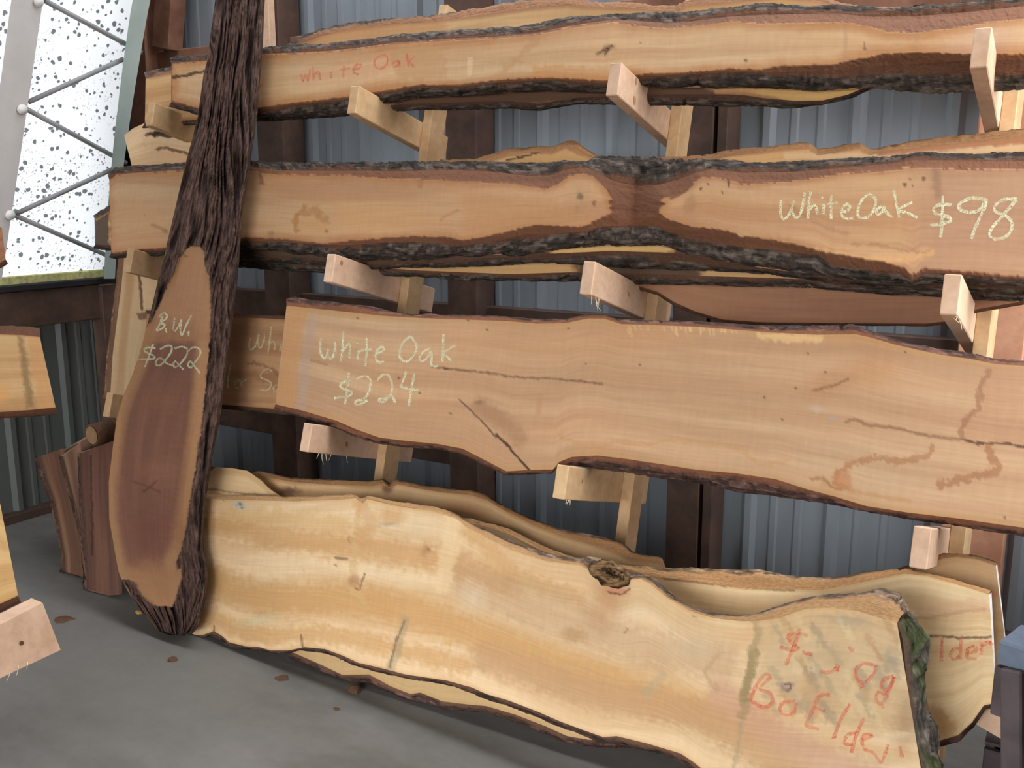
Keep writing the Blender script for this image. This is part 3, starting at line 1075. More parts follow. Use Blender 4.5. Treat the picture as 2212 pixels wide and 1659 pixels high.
s1b_ob = [(313, 276), (368, 272), (450, 268), (566, 262), (700, 254), (882, 238), (961, 237), (1088, 234), (1167, 239), (1250, 224), (1324, 226), (1450, 228),
          (1573, 230), (1650, 230), (1700, 234), (1777, 226), (1850, 207), (1917, 180), (2000, 172), (2212, 160)]
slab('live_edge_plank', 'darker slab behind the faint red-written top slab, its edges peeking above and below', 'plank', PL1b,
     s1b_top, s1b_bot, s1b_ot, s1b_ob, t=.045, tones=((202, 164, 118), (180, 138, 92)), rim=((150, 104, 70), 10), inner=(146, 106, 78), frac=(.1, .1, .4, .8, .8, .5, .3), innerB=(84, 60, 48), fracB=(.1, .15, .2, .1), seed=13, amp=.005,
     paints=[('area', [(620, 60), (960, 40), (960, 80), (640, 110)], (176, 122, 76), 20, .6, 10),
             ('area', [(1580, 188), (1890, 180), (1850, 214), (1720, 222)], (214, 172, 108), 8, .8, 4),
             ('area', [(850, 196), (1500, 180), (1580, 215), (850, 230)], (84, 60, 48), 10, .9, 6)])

# ================================================================== ROW 2
PL2 = rack_plane(2.22); PL2b = rack_plane(2.295); PL2c = rack_plane(2.36); PL2d = rack_plane(2.43)
zD = lambda p: Z(1000, 280, .31646, p)
zE = lambda p: Z(1600, 280, .27667, p)
zF = lambda p: Z(500, 500, .27125, p)
s2a_top = [(236, 388), (253, 376), (285, 373), (392, 366), (550, 362), (613, 368), (677, 369), (803, 369), (866, 370), (961, 367), (1056, 370), (1142, 380), (1190, 379),
           (1222, 366), (1269, 362), (1291, 375), (1332, 394), (1380, 402), (1427, 399), (1475, 384), (1506, 372), (1538, 365), (1601, 373), (1711, 371),
           (1821, 363), (1904, 355), (1974, 346), (2070, 346), (2212, 348), (2330, 350)]
s2a_ot = [(238, 382), (253, 370), (285, 366), (392, 360), (550, 351), (613, 356), (720, 356), (835, 354), (866, 351), (1025, 353), (1150, 354), (1230, 352), (1269, 354),
          (1285, 343), (1332, 341), (1411, 341), (1506, 347), (1538, 350), (1633, 352), (1700, 355), (1794, 348), (1849, 346), (1946, 341), (1987, 337), (2212, 337), (2330, 337)]
s2a_bot = [(240, 547), (253, 550), (282, 546), (358, 540), (522, 520), (608, 522), (663, 527), (744, 530), (825, 524), (934, 523), (1002, 530), (1063, 520), (1142, 505), (1190, 505),
           (1263, 500), (1301, 489), (1380, 487), (1421, 490), (1443, 501), (1538, 513), (1570, 527), (1601, 533), (1683, 541), (1766, 550), (1784, 564), (1802, 576),
           (1877, 582), (1946, 587), (1974, 604), (1990, 588), (2070, 592), (2212, 602), (2330, 612)]
s2a_ob = [(246, 552), (260, 556), (282, 556), (358, 550), (522, 538), (608, 541), (652, 549), (771, 560), (900, 562), (1000, 550), (1127, 551), (1190, 541), (1301, 531),
          (1443, 531), (1475, 543), (1600, 572), (1711, 588), (1766, 592), (1850, 602), (1974, 612), (2040, 612), (2100, 612), (2212, 616), (2330, 626)]
woodL = [(235, 390), (244, 384), (253, 378), (285, 375), (392, 370), (550, 371), (582, 377), (772, 380), (819, 386), (946, 388), (1025, 394), (1095, 396), (1142, 403), (1177, 408),
         (1203, 400), (1228, 380), (1253, 375), (1279, 381), (1298, 397), (1316, 419), (1321, 432), (1312, 436), (1322, 444), (1314, 450), (1321, 460), (1298, 470), (1269, 486), (1247, 490),
         (1206, 487), (1158, 486), (1127, 492), (1063, 508), (1000, 519), (961, 512), (880, 511), (771, 518), (731, 523), (701, 526), (663, 522), (622, 518), (581, 514), (522, 514),
         (358, 535), (282, 541), (253, 546), (240, 544)]
woodR = [(1424, 452), (1440, 438), (1426, 434), (1432, 428), (1451, 426), (1475, 413), (1494, 397), (1513, 384), (1544, 383), (1576, 389), (1601, 399), (1711, 392), (1821, 375), (1918, 371),
         (1960, 362), (2015, 363), (2070, 367), (2212, 367), (2340, 368), (2340, 610), (2212, 598), (2070, 586), (1993, 579), (1982, 590), (1965, 592), (1954, 579), (1904, 565), (1821, 551), (1766, 541),
         (1711, 526), (1655, 515), (1600, 510), (1570, 498), (1494, 489), (1443, 473), (1424, 460)]
c98 = [zE([(315, 550), (310, 640), (325, 695), (355, 690), (390, 640), (415, 552)]), zE([(400, 640), (420, 680), (445, 685), (472, 640), (490, 560), (498, 490)]),
       zE([(545, 485), (530, 600), (525, 695)]), zE([(530, 650), (560, 592), (585, 600), (602, 662)]), zE([(650, 580), (645, 660)]), zE([(628, 528), (640, 536)]),
       zE([(710, 515), (705, 600), (708, 700)]), zE([(670, 585), (755, 570)]),
       zE([(780, 635), (820, 640), (855, 605), (830, 580), (795, 610), (785, 660), (820, 695), (880, 690)]),
       zE([(1000, 500), (950, 545), (920, 610), (918, 675), (955, 692), (1010, 670), (1050, 600), (1050, 540), (1000, 500)]),
       zE([(1105, 600), (1065, 620), (1058, 650), (1090, 660), (1115, 620), (1118, 605), (1140, 650), (1185, 685)]),
       zE([(1195, 470), (1215, 580), (1238, 690)]), zE([(1342, 565), (1228, 628), (1300, 650), (1378, 686)])]
p98 = [zE([(1650, 588), (1560, 585), (1505, 620), (1530, 660), (1620, 680), (1640, 710), (1580, 735), (1480, 748)]), zE([(1578, 515), (1575, 680), (1562, 842)]),
       zE([(1900, 575), (1850, 635), (1760, 645), (1705, 610), (1720, 570), (1800, 535), (1880, 540), (1918, 565), (1870, 680), (1830, 770), (1800, 852)]),
       zE([(2155, 545), (2060, 545), (1990, 590), (1990, 640), (2060, 670), (2115, 720), (2110, 790), (2060, 840), (1985, 855), (1945, 825), (1960, 770), (2030, 690), (2090, 620), (2152, 550)])]
slab('live_edge_plank', 'middle-row oak slab pinched by red-brown inner bark, chalked White Oak $98', 'plank', PL2,
     s2a_top, s2a_bot, s2a_ot, s2a_ob, t=.06, tones=((192, 154, 115), (176, 134, 98)), rim=((168, 118, 78), 18),
     wood=[woodL, woodR], skin_tone=(110, 72, 50), frac=(.05,), seed=21, amp=.007, slope=.5,
     paints=[('blob', (1253, 424, 9, 9, 0), (82, 60, 44), .6, .9, 4), ('blob', (1253, 424, 24, 36, 0), (164, 134, 98), .9, .4, 6), ('blob', (1284, 438, 6, 8, 0), (120, 86, 56), .6, .8, 4),
             ('line', [(1247, 448), (1247, 466)], (150, 124, 98), 3, 4, .5, 3),
             ('blob', (1492, 440, 18, 26, 10), (140, 108, 74), .7, .6, 6), ('line', [(1494, 398), (1476, 414), (1450, 428)], (92, 60, 44), 2, 3, .8, 3),
             ('blob', (1514, 408, 3, 5, 10), (60, 40, 30), .5, .9, 1), ('blob', (1530, 398, 3, 3, 0), (96, 70, 48), .5, .9, 1), ('blob', (1560, 415, 3, 4, 0), (70, 50, 36), .5, .9, 1), ('line', [(1574, 386), (1575, 402)], (70, 48, 34), 1.2, 1, .9, 1),
             ('blob', (1560, 450, 130, 34, 5), (172, 128, 86), .9, .45, 14), ('area', [(1000, 420), (1180, 430), (1300, 470), (1240, 488), (1120, 490), (1000, 515)], (180, 132, 88), 30, .6, 12),
             ('area', [(1980, 340), (2350, 340), (2350, 620), (1960, 620), (1990, 480)], (166, 128, 102), 120, .7, 14), ('line', [(2022, 366), (2026, 420)], (130, 96, 72), 3, 12, .5, 6),
             ('blob', (1955, 398, 5, 5, 0), (84, 62, 46), .5, .9, 2), ('blob', (1995, 386, 5, 5, 0), (80, 60, 44), .5, .9, 2), ('blob', (1966, 388, 3, 2, 0), (110, 84, 60), .5, .8, 1), ('blob', (1971, 401, 3, 2, 0), (100, 76, 54), .5, .8, 1),
             ('line', [(1766, 545), (1850, 558), (1930, 562), (2005, 545)], (206, 158, 110), 6, 8, .7, 6), ('line', [(1840, 528), (1900, 530), (1990, 545), (2008, 538)], (146, 104, 72), 1, 4, .5, 6),
             ('line', [(1700, 440), (1760, 480), (1830, 505)], (150, 112, 78), 1.5, 6, .35, 5),
             ('line', Z(550, 0, .31646, [(345, 1410), (285, 1470), (270, 1530), (290, 1580)]), (156, 108, 60), 2.5, 5, .7, 8),
             ('line', Z(550, 0, .31646, [(290, 1470), (400, 1440), (430, 1420), (440, 1480), (500, 1500)]), (160, 112, 64), 3, 6, .65, 10),
             ('blob', (680, 488, 40, 22, 10), (184, 136, 84), .8, .5, 10), ('blob', (705, 500, 5, 4, 0), (110, 78, 48), .6, .7, 2),
             ('area', Z(550, 0, .31646, [(540, 1370), (1100, 1410), (1300, 1500), (1100, 1580), (560, 1560)]), (190, 144, 96), 30, .5, 14),
             ('line', Z(550, 0, .31646, [(1130, 1225), (1130, 1265)]), (150, 104, 74), 5, 3, .6, 2),
             ('line', Z(550, 0, .31646, [(40, 1170), (50, 1250)]), (110, 78, 60), 3, 3, .7, 3),
             ('blob', (585, 505, 9, 10, 0), (120, 100, 82), .8, .55, 4), ('line', Z(550, 0, .31646, [(1270, 1500), (1330, 1460), (1390, 1440)]), (168, 116, 72), 1.5, 3, .6, 3),
             ('blob', (312, 463, 4, 3, 20), (120, 90, 70), .6, .6, 2), ('line', [(330, 484), (345, 494), (360, 499)], (120, 84, 58), 2, 3, .7, 3),
             ('area', [(235, 450), (300, 440), (360, 480), (350, 540), (240, 545)], (196, 150, 108), 40, .5, 12)],
     words=[('chalk_letter', c98, 3.0, 'chalk', 'white chalk words White Oak'), ('chalk_letter', p98, 3.6, 'chalk', 'white chalk price $98')])

s2b_top = [(208, 478), (235, 460), (400, 400), (800, 370), (1030, 358), (1045, 349), (1100, 334), (1150, 328), (1192, 332), (1222, 318), (1245, 318), (1268, 333), (1292, 345),
           (1400, 352), (1540, 345), (1572, 338), (1620, 331), (1700, 322), (1748, 320), (1752, 326), (1766, 336), (1800, 331), (1822, 326), (1858, 320), (1862, 326), (1878, 335),
           (1920, 327), (1960, 322), (2000, 316), (2100, 306), (2160, 300), (2212, 294), (2330, 285)]
s2b_ot = [(204, 470), (235, 452), (400, 392), (800, 360), (1030, 350), (1045, 344), (1100, 329), (1150, 322), (1194, 326), (1222, 314), (1245, 314), (1270, 329), (1292, 342),
          (1400, 348), (1540, 340), (1572, 334), (1620, 327), (1700, 318), (1750, 316), (1757, 320), (1768, 330), (1800, 326), (1822, 320), (1862, 316), (1868, 319), (1880, 328),
          (1920, 320), (1960, 312), (2000, 306), (2100, 296), (2160, 289), (2212, 283), (2330, 272)]
s2b_bot = [(206, 528), (240, 530), (400, 540), (522, 546), (600, 552), (652, 556), (800, 566), (1000, 560), (1190, 548), (1320, 542), (1450, 546), (1600, 568), (1711, 584), (1800, 594),
           (1900, 606), (2212, 622), (2330, 630)]
s2b_ob = [(206, 536), (240, 540), (400, 552), (522, 560), (600, 566), (652, 569), (800, 580), (1000, 576), (1190, 566), (1320, 576), (1450, 580), (1600, 586), (1711, 596), (1800, 608),
          (1900, 618), (2212, 636), (2330, 645)]
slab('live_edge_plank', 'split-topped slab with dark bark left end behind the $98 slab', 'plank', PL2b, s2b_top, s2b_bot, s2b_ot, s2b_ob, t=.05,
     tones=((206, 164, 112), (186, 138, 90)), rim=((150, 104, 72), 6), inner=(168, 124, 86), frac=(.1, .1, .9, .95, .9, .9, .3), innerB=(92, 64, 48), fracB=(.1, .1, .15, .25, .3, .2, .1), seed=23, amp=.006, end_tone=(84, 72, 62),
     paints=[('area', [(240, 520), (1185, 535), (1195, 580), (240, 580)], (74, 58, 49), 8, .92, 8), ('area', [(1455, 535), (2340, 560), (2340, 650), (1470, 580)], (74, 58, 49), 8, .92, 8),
             ('line', [(1095, 347), (1130, 338), (1190, 322)], (74, 50, 34), 1.4, 1.5, .95, 2), ('area', [(1215, 316), (1262, 318), (1290, 345), (1250, 335)], (150, 104, 72), 6, .7, 4),
             ('area', [(200, 455), (236, 450), (236, 545), (200, 545)], (86, 74, 64), 4, .95, 4),
             ('area', [(1180, 530), (1460, 530), (1440, 546), (1200, 548)], (218, 180, 116), 6, .8, 3),
             ('line', [(1700, 336), (1900, 338), (2060, 326), (2212, 318)], (212, 176, 136), 5, 4, .8, 4),
             ('line', [(1900, 330), (2060, 316), (2212, 304)], (156, 98, 72), 5, 4, .7, 4)])
s2c_top = [(480, 470), (900, 440), (1500, 440), (2100, 450), (2212, 450)]
s2c_bot = [(480, 556), (560, 556), (652, 566), (812, 578), (900, 584), (1000, 588), (1100, 592), (1237, 588), (1400, 592), (1522, 596), (1711, 602), (1900, 620), (2100, 632), (2212, 634)]
s2c_ob = [(480, 575), (560, 580), (652, 586), (812, 594), (900, 598), (1000, 605), (1100, 606), (1237, 608), (1400, 612), (1522, 616), (1711, 620), (1900, 634), (2100, 644), (2212, 650)]
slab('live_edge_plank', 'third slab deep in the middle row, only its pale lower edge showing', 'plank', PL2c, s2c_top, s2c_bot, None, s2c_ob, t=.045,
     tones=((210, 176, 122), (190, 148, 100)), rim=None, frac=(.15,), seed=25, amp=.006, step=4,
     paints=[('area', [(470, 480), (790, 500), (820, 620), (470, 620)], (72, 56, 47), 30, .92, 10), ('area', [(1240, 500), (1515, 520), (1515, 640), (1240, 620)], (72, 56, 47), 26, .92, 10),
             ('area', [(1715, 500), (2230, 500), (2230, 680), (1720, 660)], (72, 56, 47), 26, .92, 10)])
slab('live_edge_plank', 'wide plain brown slab hanging lowest behind the middle row', 'plank', PL2d,
     [(1380, 500), (1700, 480), (2100, 470), (2212, 470)], [(1380, 618), (1420, 630), (1455, 652), (1500, 672), (1560, 690), (1640, 696), (1800, 698), (2000, 699), (2060, 692), (2110, 668), (2212, 650)],
     None, [(1380, 624), (1420, 636), (1455, 658), (1500, 678), (1560, 694), (1640, 700), (1800, 702), (2000, 703), (2060, 697), (2110, 674), (2212, 656)], t=.035,
     tones=((168, 124, 94), (150, 106, 80)), rim=None, seed=27, amp=.002, step=5, frac=(.6,))

# short split offcut standing behind the left end of the $98 slab
PLo = rack_plane(2.37)
slab('split_offcut', 'pale split-ended offcut standing above the left end of the $98 slab', 'offcut', PLo,
     [(268, 292), (286, 278), (316, 264), (340, 268), (400, 288), (470, 304)], [(288, 372), (330, 372), (380, 368), (420, 366), (470, 364)], None,
     None, t=.05, tones=((222, 190, 152), (206, 168, 126)), rim=None, seed=31, step=2.2, end_tone=(226, 200, 170),
     paints=[('line', Z(200, 60, .19288, [(600, 1190), (680, 1190), (800, 1180), (1000, 1190), (1120, 1200)]), (78, 52, 38), 2.5, 2.5, .95, 6),
             ('line', Z(200, 60, .19288, [(690, 1195), (800, 1195), (880, 1200)]), (64, 44, 34), 4.5, 2, .9, 4),
             ('line', Z(200, 60, .19288, [(725, 1365), (800, 1350), (950, 1380), (1060, 1400)]), (110, 76, 52), 2.2, 2.5, .9, 5),
             ('area', Z(200, 60, .19288, [(600, 1180), (560, 1280), (520, 1330), (600, 1330)]), (196, 150, 106), 14, .5, 8),
             ('area', Z(200, 60, .19288, [(720, 1390), (1080, 1420), (1050, 1560), (720, 1600)]), (212, 170, 128), 6, .6, 3)])

# ================================================================== ROW 3
PL3 = rack_plane(2.20); PL3b = rack_plane(2.285)
zG = lambda p: Z(550, 850, .31646, p)
zH = lambda p: Z(1600, 700, .27667, p)
s3a_top = [(619, 660), (663, 665), (733, 672), (825, 682), (907, 687), (1000, 690), (1100, 694), (1158, 699), (1222, 698), (1250, 692), (1272, 688), (1304, 688), (1342, 700), (1411, 702),
           (1506, 706), (1600, 713), (1655, 718), (1766, 723), (1849, 722), (1877, 728), (1932, 744), (1987, 757), (2043, 768), (2104, 777), (2153, 787), (2212, 790), (2330, 798)]
s3a_ot = [(626, 648), (641, 643), (690, 652), (771, 660), (801, 664), (852, 679), (907, 685), (1000, 688), (1100, 691), (1158, 696), (1222, 695), (1250, 689), (1272, 685), (1304, 685), (1342, 697),
          (1411, 699), (1506, 702), (1600, 706), (1690, 711), (1800, 706), (1845, 704), (1877, 718), (1932, 738), (1987, 752), (2043, 763), (2104, 772), (2153, 783), (2212, 786), (2330, 794)]
s3a_bot = [(595, 873), (654, 887), (727, 909), (771, 928), (819, 945), (866, 951), (946, 959), (999, 969), (1044, 992), (1094, 1018), (1145, 1015), (1195, 1014), (1208, 998), (1235, 987), (1290, 984),
           (1344, 990), (1425, 1002), (1507, 1015), (1588, 1022), (1675, 1035), (1744, 1057), (1805, 1073), (1871, 1093), (1960, 1107), (2070, 1120), (2153, 1132), (2212, 1140), (2330, 1155)]
s3a_ob = [(600, 884), (654, 898), (727, 921), (771, 940), (819, 955), (866, 961), (946, 966), (999, 977), (1044, 998), (1094, 1021), (1145, 1018), (1195, 1018), (1214, 1003), (1244, 1004), (1300, 1013),
          (1344, 1018), (1425, 1032), (1534, 1046), (1602, 1062), (1700, 1074), (1744, 1080), (1805, 1090), (1871, 1100), (1960, 1115), (2070, 1132), (2153, 1146), (2212, 1157), (2330, 1172)]
w224 = [zF([(712, 850), (706, 930), (715, 980), (740, 1012), (760, 985), (770, 940), (766, 985), (785, 1015), (810, 990), (825, 930), (826, 868)]),
        zF([(892, 795), (885, 920), (870, 1040)]), zF([(885, 960), (910, 920), (935, 895), (947, 930), (936, 990), (942, 1015)]),
        zF([(1014, 945), (1003, 1018)]), zF([(1000, 884), (1012, 893)]), zF([(1075, 850), (1078, 950), (1065, 1070)]), zF([(1010, 956), (1060, 945), (1118, 940)]),
        zF([(1152, 972), (1190, 962), (1218, 936), (1195, 920), (1165, 945), (1148, 990), (1160, 1030), (1185, 1045), (1217, 1036)]),
        zF([(1425, 833), (1370, 880), (1345, 940), (1338, 990), (1365, 1030), (1400, 1035), (1440, 1000), (1472, 940), (1466, 890), (1425, 833)]),
        zF([(1582, 935), (1545, 945), (1505, 990), (1498, 1025), (1530, 1030), (1565, 1000), (1590, 960), (1595, 1010), (1590, 1050), (1605, 1075), (1642, 1072)]),
        zF([(1688, 820), (1685, 930), (1680, 1037)]), zF([(1782, 908), (1720, 945), (1690, 970), (1720, 1000), (1752, 1037)])]
p224 = [zF([(952, 1190), (905, 1195), (868, 1220), (880, 1250), (930, 1265), (957, 1285), (940, 1310), (880, 1320), (818, 1326)]), zF([(935, 1125), (925, 1220), (915, 1300), (903, 1377)]),
        zF([(990, 1182), (1030, 1158), (1080, 1155), (1106, 1190), (1100, 1260), (1075, 1310), (1040, 1340), (1000, 1345), (985, 1370), (1010, 1380), (1050, 1365), (1082, 1343)]),
        zF([(1158, 1188), (1200, 1145), (1240, 1140), (1265, 1170), (1281, 1230), (1270, 1290), (1230, 1330), (1190, 1330), (1173, 1350), (1210, 1356), (1250, 1325), (1270, 1300), (1306, 1364)]),
        zF([(1392, 1115), (1370, 1180), (1353, 1230), (1365, 1245), (1420, 1255), (1492, 1262)]), zF([(1460, 1125), (1440, 1220), (1425, 1300), (1412, 1392)])]
scratch = []
rs = random.Random(9)
for k in range(26):
    x = 1330 + rs.random() * 260; y = 703 + rs.random() * 8
    scratch.append(('line', [(x, y), (x + 2, y + rs.uniform(6, 22))], (216, 178, 122), .6, 2, .55, 2))
specks = [('blob', (600 + rs.random() * 1600, 0, 0, 0, 0), (0, 0, 0), .5, 0, 0)]
specks = []
for (x, y) in ((773, 687), (1012, 692), (1229, 710), (1651, 858), (1690, 905), (1266, 785), (1382, 788), (1052, 712), (861, 817), (906, 850), (973, 893), (1720, 838), (1782, 804), (1956, 760), (2170, 1118), (1745, 764)):
    specks.append(('blob', (x, y, 3.6, 3.2, 0), (98, 70, 50), .6, .85, 2))
slab('live_edge_plank', 'wide sapwood-edged slab in the lower row, chalked White Oak $224', 'plank', PL3,
     s3a_top, s3a_bot, s3a_ot, s3a_ob, t=.06, tones=((192, 156, 120), (177, 139, 105)), rim=((178, 138, 94), 16), frac=(.2, .25, .2, .15, .12, .12), seed=41, amp=.004,
     inner=(128, 84, 60), outer=(80, 62, 56), end_tone=(206, 164, 120),
     paints=[('area', [(619, 660), (668, 668), (650, 720), (640, 880), (595, 873)], (190, 140, 92), 10, .7, 6), ('line', [(676, 690), (662, 760), (650, 880)], (176, 150, 134), 5, 12, .55, 6),
             ('area', [(930, 690), (1330, 700), (1500, 730), (1300, 780), (1000, 770), (940, 730)], (190, 144, 102), 50, .55, 20),
             ('line', zF([(640, 1030), (700, 1045), (760, 1060)]), (150, 108, 76), 1.2, 3, .6, 2),
             ('line', [(935, 793), (962, 796), (1000, 799), (1060, 806), (1120, 814), (1240, 822), (1300, 830)], (112, 78, 56), 1.3, 2.5, .75, 3), ('blob', (963, 796, 7, 4, 0), (92, 66, 48), .6, .8, 3),
             ('line', zG([(1400, 40), (1480, 120), (1560, 200), (1650, 300)]), (92, 64, 46), 1.0, 2, .85, 2), ('line', zG([(1650, 280), (1740, 370), (1880, 530)]), (66, 44, 32), 2.0, 1.5, .95, 2),
             ('line', zG([(1550, 90), (1700, 200), (1800, 300)]), (150, 112, 82), 6, 26, .6, 8), ('blob', (1036, 870, 14, 8, 10), (120, 86, 62), .9, .7, 5),
             ('line', zH([(570, 515), (700, 488), (780, 460), (840, 432)]), (98, 70, 48), 1.5, 2.5, .85, 3), ('blob', (1790, 832, 80, 34, -15), (170, 124, 82), .9, .5, 10),
             ('blob', (1880, 800, 70, 46, 0), (180, 132, 88), .95, .5, 12),
             ('line', zH([(820, 760), (900, 745), (1000, 790), (1200, 810), (1400, 860), (1600, 890), (1760, 905)]), (124, 90, 64), 1.3, 3, .7, 3),
             ('line', zH([(1740, 905), (1850, 930), (2000, 930), (2100, 940), (2212, 960), (2400, 985)]), (92, 58, 44), 2.2, 2, .9, 3),
             ('line', zH([(1940, 370), (1890, 470), (1870, 560), (1860, 640), (1790, 720), (1720, 830), (1735, 890)]), (148, 104, 76), 5, 4, .75, 9),
             ('area', zH([(1960, 370), (1900, 480), (1880, 640), (1760, 800), (1750, 890), (2212, 940), (2212, 340)]), (180, 136, 104), 10, .55, 8),
             ('line', zH([(1490, 940), (1460, 1020), (1300, 1060), (1180, 1070), (1080, 1050), (960, 1060), (840, 1110), (760, 1170), (740, 1230), (830, 1290)]), (160, 112, 72), 4, 4, .7, 10),
             ('area', zH([(720, 1170), (820, 1110), (860, 1200), (880, 1300), (720, 1240)]), (178, 122, 82), 10, .7, 8),
             ('line', zH([(1940, 960), (1960, 1050), (2020, 1110), (1980, 1150), (1850, 1180), (1700, 1220), (1560, 1270)]), (158, 108, 74), 6, 5, .75, 12),
             ('line', zH([(640, 1250), (760, 1290), (900, 1310), (1100, 1350), (1300, 1380)]), (176, 128, 80), 3, 6, .5, 6),
             ('line', zH([(560, 1200), (650, 1210), (700, 1270), (780, 1290)]), (140, 96, 58), 2, 4, .6, 6),
             ('area', zH([(120, 65), (640, 85), (640, 140), (400, 150), (120, 110)]), (222, 184, 128), 8, .6, 6), ('area', zH([(660, 90), (900, 85), (1200, 160), (1400, 230), (1000, 160), (660, 150)]), (190, 142, 96), 8, .6, 6),
             ('line', Z(1100, 850, .2712, [(240, 10), (235, 150)]), (172, 130, 90), 3, 6, .5, 3), ('line', Z(1100, 850, .2712, [(400, 350), (700, 430), (850, 390), (1100, 400), (1300, 370), (1450, 390), (1700, 400), (1850, 450), (2000, 560), (2212, 550)]), (184, 140, 92), 2, 6, .5, 8),
             ('blob', (1799, 903, 10, 3, 0), (150, 158, 160), .7, .6, 2), ('blob', (1765, 885, 26, 10, 10), (190, 170, 150), .9, .4, 5)] + scratch + specks,
     words=[('chalk_letter', w224, 2.6, 'chalk', 'white chalk words White Oak'), ('chalk_letter', p224, 2.6, 'chalk', 'white chalk price $224')])

zI = lambda p: Z(440, 560, .31343, p)
wh = [zI([(325, 540), (312, 590), (325, 625), (350, 605), (370, 560), (380, 515)]), zI([(372, 570), (378, 600), (392, 610), (415, 560), (418, 505)]), zI([(465, 465), (455, 560), (443, 650)]),
      zI([(450, 590), (470, 568), (490, 582), (488, 628)]), zI([(530, 588), (527, 632)]),
      zI([(187, 725), (172, 800), (165, 890)]), zI([(217, 852), (240, 846), (236, 826), (216, 845), (222, 885), (242, 885)]), zI([(258, 835), (263, 885)]), zI([(258, 852), (295, 826)]),
      zI([(470, 772), (440, 755), (400, 780), (396, 815), (440, 835), (466, 860), (445, 900), (402, 902), (388, 892)]), zI([(505, 862), (482, 885), (490, 910), (510, 905)])]
slab('live_edge_plank', 'brown slab half hidden behind the left end of the $224 slab, chalked Whi', 'plank', PL3b,
     [(318, 678), (350, 680), (490, 684), (620, 690), (800, 700), (1000, 720)], [(296, 850), (330, 852), (480, 874), (600, 884), (800, 905), (1000, 925)],
     [(318, 676), (350, 678), (490, 682), (620, 688), (800, 698), (1000, 718)], [(298, 856), (330, 858), (480, 880), (600, 892), (800, 912), (1000, 932)], t=.05,
     tones=((184, 142, 102), (160, 116, 82)), rim=((150, 106, 72), 6), frac=(.4,), seed=45, amp=.002, end_tone=(212, 172, 130), step=2.6,
     paints=[('line', zI([(310, 715), (380, 720), (450, 760), (520, 800)]), (130, 88, 62), 2, 5, .7, 8), ('area', zI([(300, 780), (380, 760), (520, 800), (520, 900), (400, 850)]), (150, 104, 68), 12, .6, 10),
             ('area', [(470, 690), (530, 690), (540, 880), (470, 870)], (140, 100, 76), 30, .5, 10)],
     words=[('chalk_letter', wh, 1.9, 'faint_chalk', 'faint chalk letters')])
# upright plank on the rack's left end
PLp = rack_plane(2.40)
slab('upright_plank', 'pale bark-edged plank standing upright left of the B.W. $222 slab', 'plank', PLp,
     [(268, 556), (262, 620), (253, 690), (243, 770), (238, 862)], [(352, 570), (345, 640), (336, 700), (326, 780), (318, 862)],
     [(262, 558), (256, 622), (247, 692), (237, 772), (231, 862)], None, t=.05, tones=((206, 174, 134), (188, 150, 108)), rim=None, seed=47, step=2.2, upright=True,
     inner=(130, 98, 74), outer=(120, 92, 72), amp=.002,
     paints=[('line', [(300, 592), (304, 620), (307, 668)], (104, 70, 48), 2, 2, .9, 2), ('area', [(304, 590), (350, 600), (350, 662), (312, 668)], (224, 192, 150), 3, .7, 2),
             ('area', [(295, 676), (350, 672), (350, 684), (300, 690)], (98, 66, 48), 3, .8, 3)])

# ================================================================== FLOOR ROW
PL4 = rack_plane(2.165, 15, -.08, -2.6); PL4b = rack_plane(2.182); PL4c = rack_plane(2.275); PL4d = rack_plane(2.215, 15)
zJ = lambda p: Z(1600, 1100, .33702, p)
zK = lambda p: Z(1050, 1134, .31646, p)
zL = lambda p: Z(0, 900, .31646, p)
s4a_top = [(398, 1090), (440, 1076), (470, 1079), (560, 1081), (640, 1083), (740, 1079), (768, 1076), (784, 1088), (792, 1078), (850, 1092), (940, 1106), (985, 1120), (1010, 1140), (1100, 1186), (1180, 1212),
           (1255, 1222), (1290, 1242), (1306, 1262), (1330, 1266), (1352, 1258), (1366, 1252), (1384, 1250), (1405, 1262), (1440, 1290), (1490, 1320), (1540, 1335), (1600, 1342), (1640, 1341), (1680, 1336), (1740, 1315), (1790, 1313),
           (1850, 1319), (1900, 1335), (1938, 1346)]
s4a_ot = [(398, 1084), (440, 1069), (470, 1072), (560, 1074), (640, 1076), (740, 1072), (766, 1070), (784, 1080), (800, 1074), (850, 1084), (940, 1096), (985, 1110), (1010, 1128), (1100, 1168), (1180, 1196),
          (1240, 1206), (1275, 1204), (1310, 1210), (1345, 1226), (1362, 1238), (1375, 1238), (1400, 1244), (1425, 1258), (1460, 1290), (1500, 1318), (1545, 1330), (1600, 1335), (1645, 1330), (1690, 1308), (1740, 1292), (1790, 1284),
          (1850, 1284), (1905, 1271), (1945, 1281), (1966, 1318)]
s4a_bot = [(402, 1379), (415, 1373), (440, 1371), (462, 1363), (480, 1374), (494, 1387), (530, 1396), (560, 1398), (585, 1405), (623, 1405), (658, 1398), (702, 1402), (740, 1416), (775, 1432), (823, 1443), (876, 1457), (965, 1470), (1019, 1485), (1050, 1499),
           (1098, 1513), (1161, 1537), (1209, 1558), (1260, 1577), (1303, 1592), (1332, 1590), (1398, 1606), (1471, 1628), (1499, 1647), (1530, 1672), (1620, 1700), (1760, 1730), (1900, 1745), (2004, 1752)]
